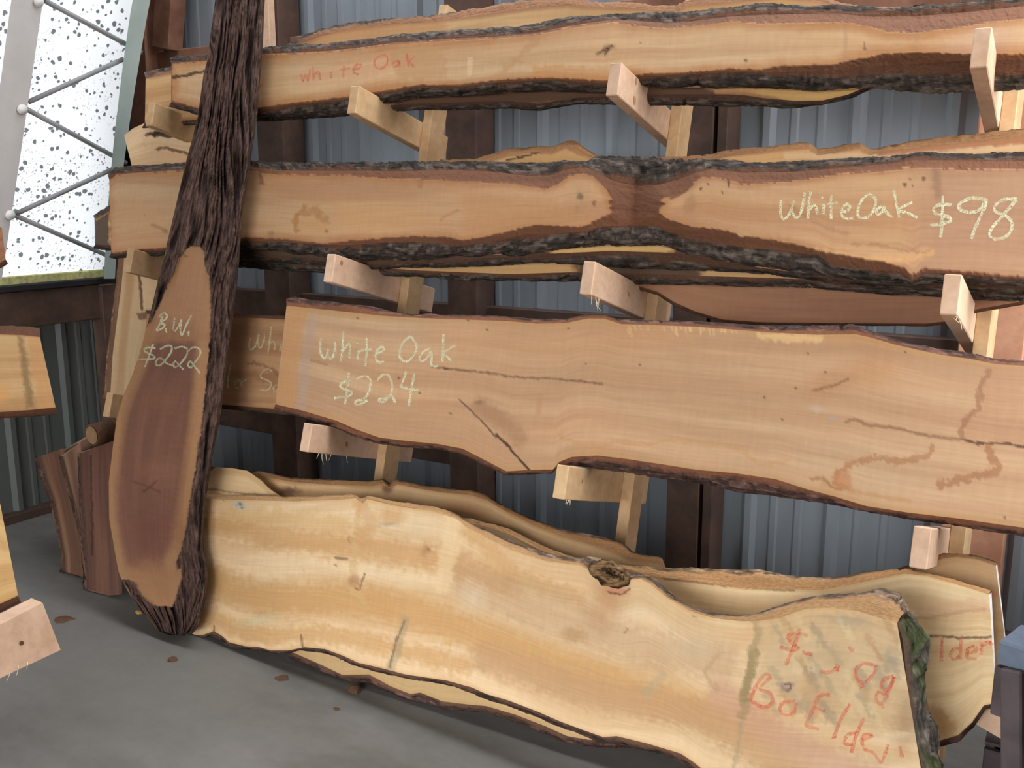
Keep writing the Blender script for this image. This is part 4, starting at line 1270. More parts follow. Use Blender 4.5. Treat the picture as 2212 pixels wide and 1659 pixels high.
s4a_ob = [(402, 1381), (440, 1379), (462, 1374), (480, 1382), (494, 1391), (560, 1402), (623, 1408), (658, 1401), (702, 1406), (740, 1420), (775, 1436), (823, 1447), (876, 1461), (965, 1474), (1019, 1490), (1050, 1504),
          (1098, 1519), (1161, 1543), (1209, 1564), (1260, 1583), (1303, 1600), (1332, 1600), (1398, 1616), (1471, 1640), (1499, 1660), (1530, 1684), (1620, 1712), (1760, 1742), (1900, 1757), (2050, 1764)]
bx = [zJ([(430, 812), (370, 795), (300, 812), (330, 860), (372, 890), (330, 902), (250, 884)]), zJ([(380, 765), (340, 880), (288, 1000)]), zJ([(395, 918), (460, 934)]),
      zJ([(512, 1040), (560, 1046), (600, 1030), (622, 998)]), zJ([(625, 1000), (618, 1042)]), zJ([(690, 880), (720, 912)]),
      zJ([(852, 1000), (790, 988), (740, 1030), (748, 1090), (800, 1110), (858, 1044), (868, 1000)]), zJ([(760, 1142), (792, 1128)]),
      zJ([(980, 1072), (920, 1090), (900, 1130), (940, 1160), (983, 1076), (940, 1180), (882, 1172), (868, 1220), (900, 1250), (940, 1190)]), zJ([(905, 1250), (912, 1278)])]
bw_ = [zJ([(160, 1050), (100, 1130), (60, 1232)]), zJ([(160, 1050), (186, 1080), (122, 1150), (190, 1180), (202, 1240), (150, 1270), (70, 1236)]),
       zJ([(350, 1232), (270, 1240), (253, 1290), (290, 1322), (340, 1300), (356, 1240)]), zJ([(572, 1190), (510, 1195), (470, 1270), (414, 1392)]), zJ([(470, 1272), (542, 1292)]), zJ([(414, 1386), (502, 1410)]),
       zJ([(702, 1250), (640, 1350), (594, 1472)]), zJ([(790, 1338), (740, 1450), (708, 1562)]), zJ([(740, 1430), (682, 1450), (668, 1500), (718, 1512)]),
       zJ([(780, 1482), (842, 1452), (800, 1443), (774, 1482), (800, 1540), (852, 1560)]), zJ([(852, 1560), (898, 1622), (925, 1570), (942, 1508)]), zJ([(1020, 1520), (1036, 1592)])]
elder_p = []
for pts, c, w, so, al in (([(450, 1130), (600, 1160), (900, 1200), (1100, 1260)], (206, 158, 102), 8, 40, .55), ([(450, 1250), (560, 1290), (800, 1300), (1000, 1360), (1200, 1430), (1400, 1500), (1650, 1570)], (210, 164, 108), 12, 44, .65),
                          ([(440, 1330), (560, 1370), (700, 1370), (850, 1400), (1000, 1440)], (214, 168, 112), 6, 26, .55), ([(1010, 1150), (1060, 1190), (1120, 1240), (1250, 1290)], (216, 172, 120), 6, 22, .6),
                          ([(1000, 1250), (1200, 1340), (1400, 1400), (1560, 1430)], (196, 158, 118), 14, 50, .45), ([(500, 1110), (640, 1120), (740, 1130)], (220, 180, 124), 6, 20, .5),
                          ([(1050, 1420), (1300, 1500), (1500, 1545), (1600, 1600), (1750, 1690)], (198, 156, 112), 14, 40, .55), ([(1560, 1500), (1700, 1600), (1900, 1690)], (204, 160, 130), 12, 40, .5)):
    elder_p.append(('line', pts, tuple(v * .95 for v in c), w, so, min(1, al * 1.45), 16))
for pts, c, w, so, al in (([(980, 1122), (972, 1180), (955, 1260)], (228, 200, 156), 14, 12, .6), ([(776, 1082), (770, 1160), (762, 1260), (786, 1300)], (206, 170, 118), 3, 8, .6), ([(778, 1090), (800, 1130), (780, 1160)], (196, 150, 100), 8, 14, .5),
                          ([(875, 1340), (860, 1400), (845, 1442)], (150, 140, 112), 4, 10, .5), ([(874, 1342), (858, 1380), (842, 1440)], (104, 86, 62), 1, 2, .8),
                          ([(1632, 1345), (1638, 1370), (1626, 1410), (1622, 1440), (1612, 1500), (1605, 1545)], (150, 128, 88), 5, 10, .65), ([(1630, 1410), (1618, 1470), (1606, 1510)], (140, 120, 78), 7, 6, .6),
                          ([(1600, 1560), (1598, 1600), (1586, 1659)], (156, 140, 112), 2, 6, .5),
                          ([(1560, 1410), (1530, 1440), (1525, 1460), (1550, 1490)], (178, 144, 102), 2, 6, .5), ([(1430, 1460), (1400, 1490), (1396, 1500)], (170, 156, 124), 4, 12, .5),
                          ([(1100, 1250), (1240, 1300), (1300, 1360)], (176, 142, 104), 6, 26, .4)):
    elder_p.append(('line', pts, c, w, so, al, 8 if w > 1.5 else 2))
for b in ((1240, 1370, 34, 22, 0, (170, 132, 86), .6), (1310, 1300, 50, 60, 20, (176, 124, 82), .55), (1330, 1275, 30, 14, 0, (190, 120, 92), .7), (845, 1115, 40, 24, 0, (196, 144, 88), .6), (840, 1132, 30, 7, -8, (150, 140, 118), .6),
          (920, 1190, 20, 14, 0, (170, 130, 86), .7), (924, 1188, 8, 4, 0, (120, 86, 58), .7), (756, 1165, 7, 10, 0, (150, 116, 74), .7), (765, 1255, 12, 16, 20, (170, 128, 92), .8), (653, 1231, 4, 5, 0, (140, 104, 76), .8),
          (725, 1222, 5, 4, 0, (120, 92, 70), .8), (1498, 1335, 3, 3, 0, (100, 76, 56), .8), (1352, 1360, 4, 6, 30, (120, 90, 60), .8), (517, 1090, 18, 9, 0, (176, 184, 178), .85), (520, 1090, 10, 5, 0, (70, 84, 88), .85),
          (482, 1081, 5, 4, 0, (90, 96, 92), .8), (545, 1092, 12, 4, 0, (196, 186, 160), .6), (1700, 1483, 14, 12, 0, (130, 104, 92), .85), (1700, 1483, 6, 5, 0, (168, 142, 122), .8),
          (560, 1340, 60, 16, -10, (204, 192, 152), .5), (480, 1352, 30, 12, 0, (204, 160, 116), .5), (1020, 1290, 40, 40, 0, (216, 196, 168), .4), (1500, 1400, 80, 40, 0, (198, 180, 148), .4), (1580, 1340, 60, 24, 0, (220, 196, 152), .5)):
    elder_p.append(('blob', b[:5], b[5], .85, b[6], 8))
elder_p += [('area', zJ([(120, 720), (330, 650), (560, 640), (740, 650), (960, 720), (1040, 850), (1060, 1100), (1080, 1300), (1120, 1450), (860, 1430), (560, 1330), (260, 1200), (100, 1100)]), (190, 162, 122), 34, .6, 20)]
rs2 = random.Random(3)
for k in range(34):                      # spalted figure of the crotch end
    t_ = rs2.random(); x = 1660 + rs2.random() * 270; y = 1345 + rs2.random() * 200
    elder_p.append(('line', [(x - 14, y - 20), (x, y), (x + 10, y + 24)], ((150, 138, 112), (214, 190, 146), (168, 128, 84), (132, 124, 108))[k % 4], 2.5, 9, .42, 10))
for b in ((1925, 1430, 30, 36, 0, (150, 136, 116), .6), (1800, 1420, 50, 36, 30, (176, 150, 112), .5), (1760, 1500, 60, 30, 30, (176, 140, 100), .5), (1830, 1340, 70, 16, 10, (150, 142, 120), .5), (1960, 1560, 36, 80, 10, (150, 118, 88), .6), (1930, 1590, 60, 12, -6, (216, 196, 160), .5), (1900, 1640, 80, 20, 0, (190, 164, 126), .5)):
    elder_p.append(('blob', b[:5], b[5], .9, b[6], 10))
elder_p += [('blob', (1700, 1483, 17, 13, 0), (132, 106, 96), .7, .85, 6), ('blob', (1700, 1483, 9, 7, 0), (176, 150, 130), .5, .9, 3), ('line', [(1694, 1478), (1706, 1476), (1708, 1488), (1698, 1490)], (92, 70, 64), 1, 1.5, .85, 1)]
elder_p += [('line', [(1316, 1280), (1340, 1284), (1360, 1272)], (110, 70, 50), 1.2, 2, .8, 3), ('line', [(787, 1240), (776, 1272), (768, 1270)], (110, 74, 60), 1, 2, .8, 2),
            ('line', [(724, 1204), (750, 1207)], (120, 92, 70), 1.5, 2, .8, 1), ('line', [(651, 1372), (653, 1398)], (80, 56, 40), 1, 1.5, .8, 1), ('line', [(462, 1363), (463, 1352)], (90, 70, 50), 1.2, 1.5, .8, 1)]
sA = slab('live_edge_plank', 'huge curved pale slab on the floor in front, red-written Box Elder', 'plank', PL4,
          s4a_top, s4a_bot, s4a_ot, s4a_ob, t=.042, tones=((228, 200, 160), (210, 174, 130)), rim=((206, 166, 116), 8), frac=(.9, .9, .8, .5, .1, .15, .4, .5), seed=51, amp=.004,
          inner=(170, 132, 92), outer=(92, 78, 66), innerB=(112, 82, 64), outerB=(66, 52, 46), fracB=(.15,), end_tone=(90, 76, 62), paints=elder_p, grain_freq=(.6, 12),
          words=[('red_letter', bx, 4.0, 'crayon', 'red crayon price marks'), ('red_letter', bw_, 4.0, 'crayon', 'red crayon words Box Elder')])
# crotch end bark with moss, on the slab's right end
_st = PL4.at(resample([(1938, 1346), (1950, 1382), (1957, 1450), (1968, 1540), (1990, 1650), (2004, 1752)], 130))
bark_strip(sA, 'bark_edge', _st, [(1966, 1318), (1996, 1370), (2004, 1400), (1994, 1430), (2000, 1470), (1990, 1520), (2010, 1560), (2020, 1610), (2034, 1660), (2050, 1764)], PL4, .042, 1,
           (96, 74, 60), (84, 78, 70), .014, 530, .1, 13, moss=.8, part_label='mossy bark on the right end', outv=(1, 0, 0))
# burl hole at the top edge
bu = []
bf = []
rb = 22
for j in range(9):
    for i in range(rb):
        an = 2 * math.pi * i / rb; r_ = j / 8
        jit = 1 + .28 * (vnoise(i * 1.1, j * .9, 5) - .5)
        bu.append((1318 + 44 * r_ * jit * math.cos(an) + 6 * (1 - r_), 1240 + 30 * r_ * jit * math.sin(an) + .25 * 44 * r_ * math.cos(an)))
offs = []
for j in range(9):
    for i in range(rb):
        r_ = j / 8
        offs.append(-.004 - .016 * math.sin(min(1, r_ * 1.1) * math.pi) * (.5 + 1.2 * vnoise(i * .9, j * 1.3, 9)) + .012 * (1 - r_))
BV = PL4.at(bu, np.array(offs))
for j in range(8):
    for i in range(rb):
        bf.append((j * rb + i, (j + 1) * rb + i, (j + 1) * rb + (i + 1) % rb, j * rb + (i + 1) % rb))
bcol = np.array([lin((62, 44, 34)) if vnoise(i * .7, j * 1.1, 3) * (1 - abs(j / 8 - .55)) < .36 else lin((140, 112, 76)) for j in range(9) for i in range(rb)])
burl = mesh_obj('burl', BV, bf, M['bark'], sA, bcol, np.array(bu) * .002, {'rough': np.ones(len(BV)) * .8}, smooth_shade=True)
burl['label'] = 'dark knotty burl on the top edge'

s4b_top = [(640, 1200), (800, 1150), (1000, 1132), (1018, 1131), (1060, 1140), (1100, 1153), (1170, 1190), (1240, 1216), (1330, 1235), (1430, 1247), (1525, 1258), (1607, 1271), (1715, 1273), (1775, 1275), (1836, 1263),
           (1903, 1249), (1954, 1239), (2004, 1244), (2048, 1257), (2100, 1272), (2137, 1284)]
s4b_ot = [(640, 1194), (800, 1144), (1000, 1124), (1018, 1124), (1060, 1133), (1100, 1145), (1170, 1180), (1240, 1206), (1330, 1220), (1430, 1227), (1525, 1228), (1588, 1232), (1639, 1229), (1701, 1245), (1768, 1248), (1816, 1248),
          (1870, 1238), (1940, 1230), (2004, 1240), (2048, 1254), (2100, 1269), (2142, 1280)]
s4b_bot = [(628, 1408), (639, 1412), (687, 1433), (740, 1458), (797, 1457), (845, 1483), (886, 1499), (908, 1496), (956, 1515), (1013, 1522), (1050, 1525), (1114, 1544), (1177, 1568), (1225, 1590), (1272, 1598), (1400, 1600), (1700, 1610), (1950, 1612), (2030, 1600),
           (2070, 1588), (2100, 1560), (2125, 1524), (2151, 1518)]
s4b_ob = [(628, 1414), (639, 1420), (687, 1442), (740, 1468), (797, 1472), (845, 1493), (886, 1511), (908, 1514), (956, 1527), (1013, 1532), (1050, 1536), (1114, 1553), (1177, 1579), (1225, 1601), (1272, 1609), (1400, 1611), (1700, 1621), (1950, 1622), (2034, 1608),
          (2076, 1596), (2106, 1568), (2130, 1530), (2154, 1524)]
ld = [zJ([(1290, 820), (1286, 975)]), zJ([(1412, 820), (1406, 965)]), zJ([(1405, 888), (1362, 900), (1345, 940), (1370, 962), (1405, 940)]),
      zJ([(1452, 926), (1510, 906), (1490, 880), (1455, 900), (1455, 950), (1512, 962)]), zJ([(1540, 850), (1546, 932)]), zJ([(1540, 880), (1590, 852), (1612, 872)])]
slab('live_edge_plank', 'second pale slab on the floor, its cracked right end red-written lder', 'plank', PL4b, s4b_top, s4b_bot, s4b_ot, s4b_ob, t=.045,
     tones=((222, 194, 150), (206, 172, 126)), rim=((196, 154, 104), 8), frac=(.5, .5, .6, .5, .5), seed=55, amp=.005, innerB=(110, 80, 62), outerB=(74, 56, 50), fracB=(.12,), inner=(170, 128, 86), outer=(112, 92, 72), end_tone=(250, 246, 240),  # near-white end tone carries the strong side daylight on the end grain
     paints=[('line', zJ([(1170, 808), (1240, 815), (1400, 822), (1640, 820)]), (104, 76, 52), 1.6, 2, .85, 3), ('line', zJ([(1130, 700), (1250, 690), (1400, 660), (1560, 640)]), (170, 130, 96), 2, 4, .6, 4),
             ('area', zJ([(1120, 640), (1500, 560), (1600, 600), (1600, 650), (1150, 690)]), (206, 164, 130), 12, .5, 6), ('line', zJ([(1130, 720), (1300, 700), (1600, 700)]), (206, 166, 120), 3, 8, .5, 4),
             ('area', zJ([(1180, 1240), (1300, 1280), (1400, 1400), (1380, 1460), (1240, 1480)]), (176, 132, 82), 20, .7, 10), ('line', zJ([(1160, 980), (1400, 990), (1620, 980)]), (210, 180, 136), 6, 20, .5, 6),
             ('area', [(640, 1390), (1260, 1530), (1290, 1615), (900, 1530), (630, 1425)], (184, 152, 104), 12, .75, 8),  # darker tone paints the front slab's shade along the lower face
             ('line', [(1436, 1250), (1607, 1268), (1715, 1275)], (120, 86, 56), 1.5, 2.5, .7, 3)],
     words=[('red_letter', ld, 3.8, 'crayon', 'red crayon letters lder')])
s4c_top = [(540, 1034), (563, 1028), (626, 1040), (708, 1047), (803, 1050), (828, 1046), (842, 1056), (858, 1046), (914, 1057), (961, 1064), (1018, 1070), (1056, 1083), (1088, 1102), (1151, 1134), (1214, 1158), (1290, 1180), (1330, 1192), (1360, 1206), (1431, 1216),
           (1440, 1240), (1600, 1262), (1850, 1262), (1940, 1246), (1981, 1226), (2038, 1206), (2065, 1203), (2109, 1208), (2151, 1222)]
s4c_ot = [(540, 1026), (563, 1021), (626, 1034), (708, 1040), (803, 1043), (832, 1038), (845, 1046), (860, 1039), (914, 1050), (961, 1057), (1018, 1062), (1056, 1074), (1088, 1093), (1151, 1124), (1214, 1146), (1240, 1148), (1300, 1158), (1345, 1172), (1372, 1196), (1431, 1208),
          (1440, 1232), (1600, 1254), (1850, 1254), (1937, 1232), (1981, 1216), (2038, 1199), (2065, 1199), (2109, 1204), (2154, 1218)]
slab('live_edge_plank', 'third floor slab at the back with a brown top edge, plain right corner', 'plank', PL4c, s4c_top,
     [(560, 1330), (800, 1400), (1400, 1480), (1900, 1520), (2186, 1500)], s4c_ot, None, t=.05, tones=((206, 172, 128), (186, 148, 104)), rim=((156, 116, 76), 9), frac=(.5, .5, .4, .2, .3), seed=57, amp=.004,
     inner=(164, 122, 82), outer=(100, 84, 70), end_tone=(250, 246, 240),  # end colour whitened for the daylight striking this right end
     paints=[('blob', (620, 1062, 36, 12, 0), (96, 68, 58), .8, .85, 10), ('blob', (836, 1056, 14, 14, 0), (110, 72, 50), .7, .85, 4), ('area', [(965, 1085), (1030, 1078), (1030, 1110), (970, 1100)], (206, 158, 116), 6, .6, 4),
             ('area', [(1990, 1200), (2160, 1200), (2190, 1400), (2100, 1400)], (184, 150, 112), 20, .5, 10), ('line', zJ([(1340, 440), (1360, 470)]), (206, 130, 100), 3, 5, .4, 2), ('line', zJ([(1600, 550), (1650, 545)]), (206, 110, 90), 4, 4, .4, 2)], step=4)
slab('live_edge_plank', 'short pale slab end rising above the front floor slab near its left', 'plank', PL4d,
     [(380, 1040), (443, 1027), (466, 1009), (500, 1011), (535, 1017), (566, 1039), (582, 1056), (604, 1070)], [(380, 1200), (450, 1200), (520, 1200), (606, 1200)], None, None, t=.035,
     tones=((218, 188, 144), (200, 164, 118)), rim=None, seed=59, step=2.6, paints=[('line', [(443, 1058), (470, 1058), (520, 1066), (600, 1070)], (128, 96, 66), 1, 2, .7, 2)])

# ================================================================== LEANING WALNUT SLAB
PLW = rack_plane(2.085, 16.6)
bwL = [(484, -150), (465, 0), (456, 63), (449, 127), (440, 158), (427, 253), (415, 301), (402, 348), (380, 443), (361, 525), (358, 545), (342, 602), (326, 671), (316, 710), (294, 792), (266, 855), (252, 905), (244, 963), (235, 1042),
       (236, 1121), (247, 1185), (256, 1235), (264, 1256), (278, 1273), (285, 1295), (304, 1318), (326, 1343), (340, 1364), (368, 1372)]
bwR = [(582, -150), (566, 0), (561, 111), (549, 253), (533, 364), (518, 450), (512, 545), (505, 624), (495, 703), (485, 776), (479, 830), (469, 909), (463, 932), (450, 1011), (441, 1058), (436, 1121), (433, 1185), (441, 1216), (444, 1248),
       (438, 1295), (424, 1349), (412, 1366), (394, 1372)]
bwF = [(396, 545), (411, 533), (433, 532), (441, 548), (443, 577), (452, 599), (456, 671), (451, 751), (443, 846), (433, 940), (430, 947), (421, 1017), (414, 1058), (405, 1121), (392, 1185), (380, 1216), (383, 1231), (392, 1229), (391, 1248),
       (383, 1280), (373, 1310), (332, 1308), (310, 1289), (291, 1258), (278, 1251), (262, 1253), (250, 1235), (240, 1185), (228, 1121), (227, 1042), (236, 963), (244, 905), (258, 855), (288, 792), (312, 713), (335, 678), (358, 627), (380, 583), (386, 557)]
zM = lambda p: Z(0, 450, .31646, p)
wB = [zM([(1110, 735), (1090, 790), (1065, 836)]), zM([(1085, 740), (1120, 714), (1142, 735), (1120, 765), (1090, 785), (1122, 792), (1115, 815), (1072, 837)]), zM([(1129, 818), (1138, 850)]),
      zM([(1192, 748), (1184, 820), (1196, 836), (1220, 800), (1238, 758), (1230, 830), (1242, 866), (1270, 800), (1307, 728)]), zM([(1288, 838), (1287, 870)])]
wP = [zM([(1062, 955), (1010, 950), (983, 965), (1010, 990), (1047, 1005), (1052, 1025), (1000, 1030), (943, 1030)]), zM([(1045, 928), (1020, 1000), (989, 1084)]),
      zM([(1092, 962), (1140, 938), (1172, 945), (1165, 985), (1130, 1035), (1090, 1072), (1063, 1060), (1080, 1025), (1110, 1030), (1140, 1060), (1178, 1070)]),
      zM([(1192, 957), (1240, 944), (1278, 960), (1275, 1000), (1240, 1050), (1200, 1086), (1183, 1065), (1200, 1045), (1225, 1075), (1253, 1102)]),
      zM([(1288, 972), (1320, 948), (1362, 960), (1366, 1000), (1340, 1040), (1305, 1086), (1283, 1070), (1300, 1045), (1330, 1080), (1368, 1128)]), zM([(1468, 1100), (1448, 1200)])]
slab('leaning_plank', 'tall bark-topped walnut slab leaning in front of the rack, chalked B.W. $222', 'plank', PLW, bwL, bwR,
     None, shift(bwR, 6, 0), t=.055, tones=((176, 132, 94), (162, 118, 82)), rim=None, wood=[bwF], skin_tone=(68, 53, 47), skin_kind='rough', seed=61, amp=.002, step=2.0, upright=True, frac=(0.0,),
     inner=(84, 60, 48), outer=(76, 60, 52), solid_heart=((130, 90, 73), 12, 26), end_tone=(80, 60, 50), grain_freq=(.8, 20), bark_rows=6,
     paints=[('area', [(380, 540), (450, 540), (456, 690), (440, 720), (330, 715), (360, 640)], (170, 126, 92), 80, .9, 10), ('area', [(318, 714), (450, 712), (452, 738), (315, 738)], (166, 120, 86), 14, .55, 5),
             ('area', [(262, 1240), (320, 1215), (392, 1225), (380, 1315), (320, 1310)], (166, 122, 86), 60, .9, 8), ('line', [(310, 1062), (326, 1050), (338, 1038)], (92, 52, 42), 1, 2, .8, 2), ('line', [(290, 1040), (320, 1050), (345, 1064)], (110, 66, 52), 1, 3, .6, 3),
             ('blob', (335, 1150, 70, 60, 0), (124, 78, 66), .9, .6, 12), ('blob', (350, 1020, 60, 40, 0), (150, 106, 84), .9, .5, 10), ('blob', (345, 860, 60, 40, 0), (142, 98, 78), .9, .5, 10), ('line', [(398, 552), (405, 554)], (110, 76, 56), 1, 2, .6, 1)],
     words=[('chalk_letter', wB, 2.1, 'chalk', 'white chalk letters B.W.'), ('chalk_letter', wP, 2.1, 'chalk', 'white chalk price $222')])

# ================================================================== THINGS AT THE LEFT
# ends of slabs on a second rack along the left wall
PS = side_plane(-2.3)


def side_slab(label, A, B, oB, t, tones, seed, paints=(), oA=None, outer=(84, 66, 56), end_tone=(196, 150, 104), pl=PS, frac=(.5,)):
    return slab('live_edge_plank', label, 'plank', pl, A, B, oA, oB, t=t, tones=tones, rim=((150, 104, 66), 5), seed=seed, paints=paints, step=2.6,
                amp=.003, outer=outer, end_tone=end_tone, frac=frac)


side_slab('sawn slab end with a grey streak jutting in from the left edge at mid height', [(-900, 790), (-260, 738), (0, 722), (50, 724), (86, 728)], [(-900, 1110), (-260, 950), (0, 890), (60, 886), (120, 880)],
          [(-900, 1126), (-260, 966), (0, 902), (60, 898), (114, 893)], .06, ((184, 150, 106), (160, 122, 80)), 71,
          paints=[('area', [(36, 726), (50, 726), (76, 880), (58, 884)], (120, 96, 62), 10, .8, 6), ('area', [(60, 730), (86, 730), (118, 880), (84, 884)], (176, 130, 84), 10, .7, 6), ('blob', (6, 850, 18, 26, 0), (196, 138, 78), .8, .6, 6)],
          oA=[(-900, 772), (-260, 720), (0, 706), (50, 708), (82, 714)], frac=(.6,))
side_slab('plain tan slab end at the left edge above the pink board', [(-700, 1190), (-200, 1100), (-30, 1060), (0, 1086)], [(-700, 1600), (-200, 1390), (-30, 1318), (39, 1287)], [(-700, 1622), (-200, 1412), (-30, 1335), (40, 1300)], .05,
          ((206, 174, 122), (188, 150, 98)), 73, pl=side_plane(-2.25))
side_slab('small brown slab tip at the left edge beside the truss', [(-120, 470), (-20, 480), (4, 492)], [(-120, 590), (-20, 580), (12, 560)], [(-120, 600), (-20, 590), (12, 568)], .05,
          ((150, 104, 70), (126, 84, 58)), 75, pl=side_plane(-2.3))
pb = side_plane(-2.0, 6)
q1 = pb.at([(-160, 1432), (92, 1302), (131, 1404), (-160, 1540)]); q2 = pb.at([(-160, 1404), (68, 1292), (120, 1396), (-160, 1520)], .05)
po = empty('pine_board', (float(q1[:, 0].mean()), float(q1[:, 1].mean()), float(q1[:, 2].min())))
tag(po, 'pinkish pine board end jutting in from the lower left edge', 'board')
bd = hull_prism('board', q1, q2, M['pink_lumber'], po)
kn = pb.at([(47 + 5 * math.cos(a), 1389 + 5 * math.sin(a)) for a in np.linspace(0, 2 * math.pi, 10, endpoint=False)], -.002)
mesh_obj('knot', kn, [tuple(range(10))], M['chip'], po)
for k, (x, y) in enumerate(((22, 1453), (40, 1446), (60, 1438))):
    p = pb.at([(x, y - 8), (x - 2, y + 6), (x - 8 + 3 * k, y + 20 - 6 * k)], -.002)
    tube_mesh('splinter', p, .0009, M['fibre'], po, seg=5, taper=.5)

# short dark offcuts standing on the floor beside the walnut slab
def offcut(label, A, B, y0, lean, tones, seed, oA=None, oB=None, paints=(), k=0, t=.026, xref=-3.3):
    return slab('dark_offcut', label, 'offcut', rack_plane(y0, lean, k, xref), A, B, oA if oA else shift(A, -5, 0), oB, t=t, tones=tones, rim=((92, 66, 52), 4), seed=seed, step=2.2,
                upright=True, amp=.004, outer=(74, 58, 48), inner=(84, 60, 48), frac=(.2,), paints=paints, end_tone=(150, 122, 100), grain_freq=(1.2, 30))


offcut('dark flared offcut standing farthest left on the floor', [(88, 985), (100, 1030), (118, 1080), (130, 1140), (140, 1200), (142, 1258)], [(138, 968), (150, 1040), (164, 1100), (178, 1160), (186, 1220), (188, 1264)], 2.295, 14,
       ((128, 94, 72), (92, 64, 50)), 81, oA=[(80, 1000), (94, 1040), (112, 1090), (126, 1145), (136, 1200), (138, 1256)])
offcut('narrow dark offcut standing second from the left on the floor', [(136, 985), (150, 1040), (166, 1100), (180, 1160), (188, 1230), (190, 1276)], [(176, 955), (180, 1040), (190, 1100), (198, 1160), (204, 1230), (206, 1280)], 2.262, 14,
       ((136, 104, 82), (96, 68, 54)), 82)
offcut('reddish brown offcut standing against the walnut slab', [(177, 978), (178, 1040), (184, 1120), (190, 1200), (192, 1290)], [(252, 950), (250, 1040), (254, 1120), (262, 1200), (264, 1284)], 2.228, 14,
       ((120, 84, 68), (90, 62, 52)), 83, paints=[('line', [(196, 985), (198, 1060), (200, 1200)], (60, 40, 34), 1.2, 2, .8, 3)])
offcut('dark offcut with a sloping pale top leaning behind the other floor offcuts', [(120, 985), (128, 1060), (140, 1200), (150, 1240)], [(250, 905), (252, 1000), (250, 1120), (250, 1236)], 2.37, 15,
       ((112, 84, 66), (84, 60, 48)), 84, paints=[('area', [(140, 950), (200, 935), (170, 958)], (176, 150, 124), 6, .7, 4)])
# small round log end resting on the offcuts
c0 = rack_plane(2.27, 12).at([(224, 934)])[0]
lg = empty('log_end', c0 - np.array([0, 0, .045]))
tag(lg, 'small round log end resting on the dark offcuts under the rack arm', 'log')
V = []; Fc = []
for j, (dy, rr) in enumerate(((-.05, .030), (-.055, .040), (-.05, .046), (.03, .048), (.03, .0))):
    for i in range(16):
        an = 2 * math.pi * i / 16
        jj = 1 + .12 * (vnoise(i * .8, j * .4, 6) - .5)
        V.append(c0 + np.array([rr * jj * math.cos(an), dy, rr * jj * math.sin(an)]))
for j in range(4):
    for i in range(16):
        Fc.append((j * 16 + i, j * 16 + (i + 1) % 16, (j + 1) * 16 + (i + 1) % 16, (j + 1) * 16 + i))
mesh_obj('bark', V, Fc, M['chip'], lg, smooth_shade=True)
cap = [c0 + np.array([.036 * math.cos(a), -.056, .036 * math.sin(a)]) for a in np.linspace(0, 2 * math.pi, 16, endpoint=False)]
mesh_obj('cut_end', cap, [tuple(range(16))], mat_flat('log_end_grain', (150, 118, 84), .8, .2, 60, .8, 1.1), lg)

# ================================================================== THINGS AT THE LOWER RIGHT
sh = empty('sawhorse', (0.12, 1.72, 0))
tag(sh, 'weathered blue and dark wooden sawhorse at the lower right edge', 'sawhorse')
top0 = _C + rays([(2178, 1390)])[0] * 1.72
ax = np.array([.96, -.28, 0]); ax /= np.linalg.norm(ax)
sd = np.array([ax[1], -ax[0], 0])
p0 = top0.copy(); p1 = top0 + ax * .60
beam('top_rail', p0 + np.array([0, 0, -.0]), p1, .10, .045, M['blue_paint'], sh, bev=.004)
for s in (-1, 1):
    for u_ in (.03, .52):
        a = top0 + ax * u_ + sd * s * .03 - np.array([0, 0, .02])
        b = a + sd * s * .07 + np.array([0, 0, -(a[2] - .012)]) + ax * (.10 if u_ < .3 else .02)
        beam('leg', a, b, .075, .035, M['dark_paint'], sh, up=tuple(ax), bev=.003)
beam('side_rail', top0 + sd * .045 - np.array([0, 0, .07]), p1 + sd * .045 - np.array([0, 0, .07]), .02, .09, M['dark_paint'], sh, bev=.002)

pf = rack_plane(2.20, 20)
scrap_px = [(2100, 1560), (2126, 1528), (2190, 1512), (2190, 1612)]
q1 = pf.at(scrap_px); q2 = pf.at(scrap_px, .03)
zb = float(min(q1[:, 2].min(), q2[:, 2].min()))
bx0 = np.array([q1[:, 0].min() + .03, q1[:, 1].min() + .0, 0.0])
tag(hull_prism('board_scrap', q1, q2, M['pink_lumber']), 'pale board scrap behind the sawhorse under the right ends of the floor slabs', 'board')
crate = empty('dark_crate', (bx0[0] + .2, bx0[1] + .15, 0))
tag(crate, 'dark low crate behind the sawhorse carrying the pale board scrap', 'crate')
xa, xb, ya, yb, zt = bx0[0], bx0[0] + .40, bx0[1] + .02, bx0[1] + .22, zb - .002
for k in range(3):
    z0 = .006 + k * (zt - .01) / 3; z1 = z0 + (zt - .01) / 3 - .012
    beam('slat', (xa, ya, (z0 + z1) / 2), (xb, ya, (z0 + z1) / 2), .016, z1 - z0, M['dark_paint'], crate, bev=.002)
    beam('slat', (xa, yb, (z0 + z1) / 2), (xb, yb, (z0 + z1) / 2), .016, z1 - z0, M['dark_paint'], crate, bev=.002)
for x in (xa + .012, xb - .012):
    beam('end_panel', (x, ya + .009, zt / 2), (x, yb - .009, zt / 2), .02, zt - .012, M['dark_paint'], crate, bev=.002)
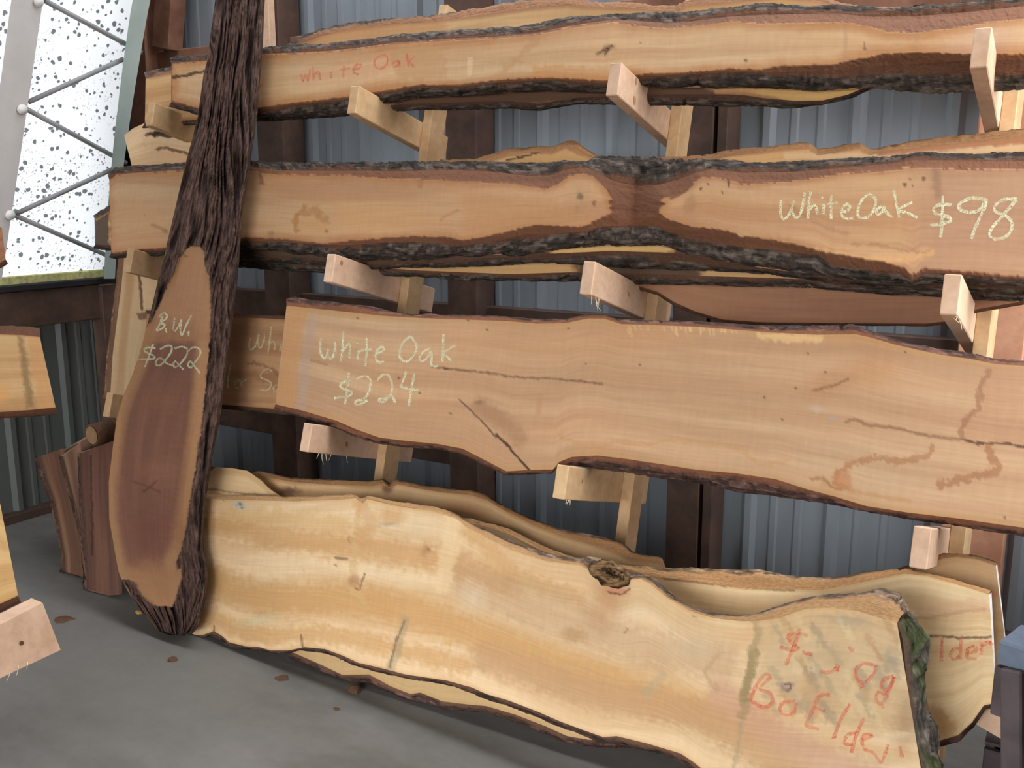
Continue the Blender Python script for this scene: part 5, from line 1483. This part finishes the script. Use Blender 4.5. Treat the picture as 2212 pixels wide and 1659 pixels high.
beam('lid', (xa, (ya + yb) / 2, zt - .004), (xb, (ya + yb) / 2, zt - .004), yb - ya, .008, M['dark_paint'], crate, bev=.001)

# second rack at the left, carrying the slab ends that jut into view
rk2 = empty('lumber_rack', (-2.7, .7, 0))
tag(rk2, 'timber rack at the left edge holding the jutting slab ends', 'rack')
for yy in (.35, 1.12):
    c = np.array([-2.44, yy, 0]); axv = np.array([-S15, 0, C15])
    beam('post', c + axv * .03, c + axv * 2.0, .038, .089, M['lumber'], rk2, up=(1, 0, 0), bev=.002)
    for zz in (.80, .33, 1.24):
        p = c + axv * (zz / C15) + np.array([.05, .04, 0])
        beam('arm', p + np.array([-.06, 0, -.016]), p + np.array([.16, 0, .043]), .038, .089, M['lumber'], rk2, bev=.002)

# ================================================================== LITTER ON THE FLOOR
def chip(px, r, flat, mat, label, seed):
    c = floor_at(*px)
    V = []; Fc = []
    n = 9
    for j, (rr, h) in enumerate(((1, 0.001), (.85, flat * .7), (.35, flat))):
        for i in range(n):
            an = 2 * math.pi * i / n
            q = rr * r * (1 + .7 * (vnoise(i * 1.3, j * .3, seed) - .5))
            V.append(c + np.array([q * math.cos(an) * 1.3, q * math.sin(an), h]))
    for j in range(2):
        for i in range(n):
            Fc.append((j * n + i, j * n + (i + 1) % n, (j + 1) * n + (i + 1) % n, (j + 1) * n + i))
    Fc.append(tuple(range(2 * n, 3 * n)))
    Fc.append(tuple(range(n))[::-1])
    o = mesh_obj('bark_chip', V, Fc, mat)
    tag(o, label, 'chip', 'wood litter on the concrete floor')


chip((372, 1427), .014, .012, M['chip'], 'small bark chip alone on the concrete before the walnut slab', 1)
chip((766, 1493), .017, .02, M['chip'], 'bark crumb on the concrete just under the floor slabs', 2)
chip((300, 1324), .012, .008, M['pale_chip'], 'yellow wood chip beside the foot of the walnut slab', 3)
chip((138, 1338), .03, .006, M['chip'], 'reddish bark flake on the floor beside the pink board', 4)
chip((610, 1465), .018, .003, M['chip'], 'thin bark shred on the open concrete left of the crumb', 5)
chip((727, 1532), .009, .003, M['chip'], 'tiny bark speck on the concrete below the crumb', 6)
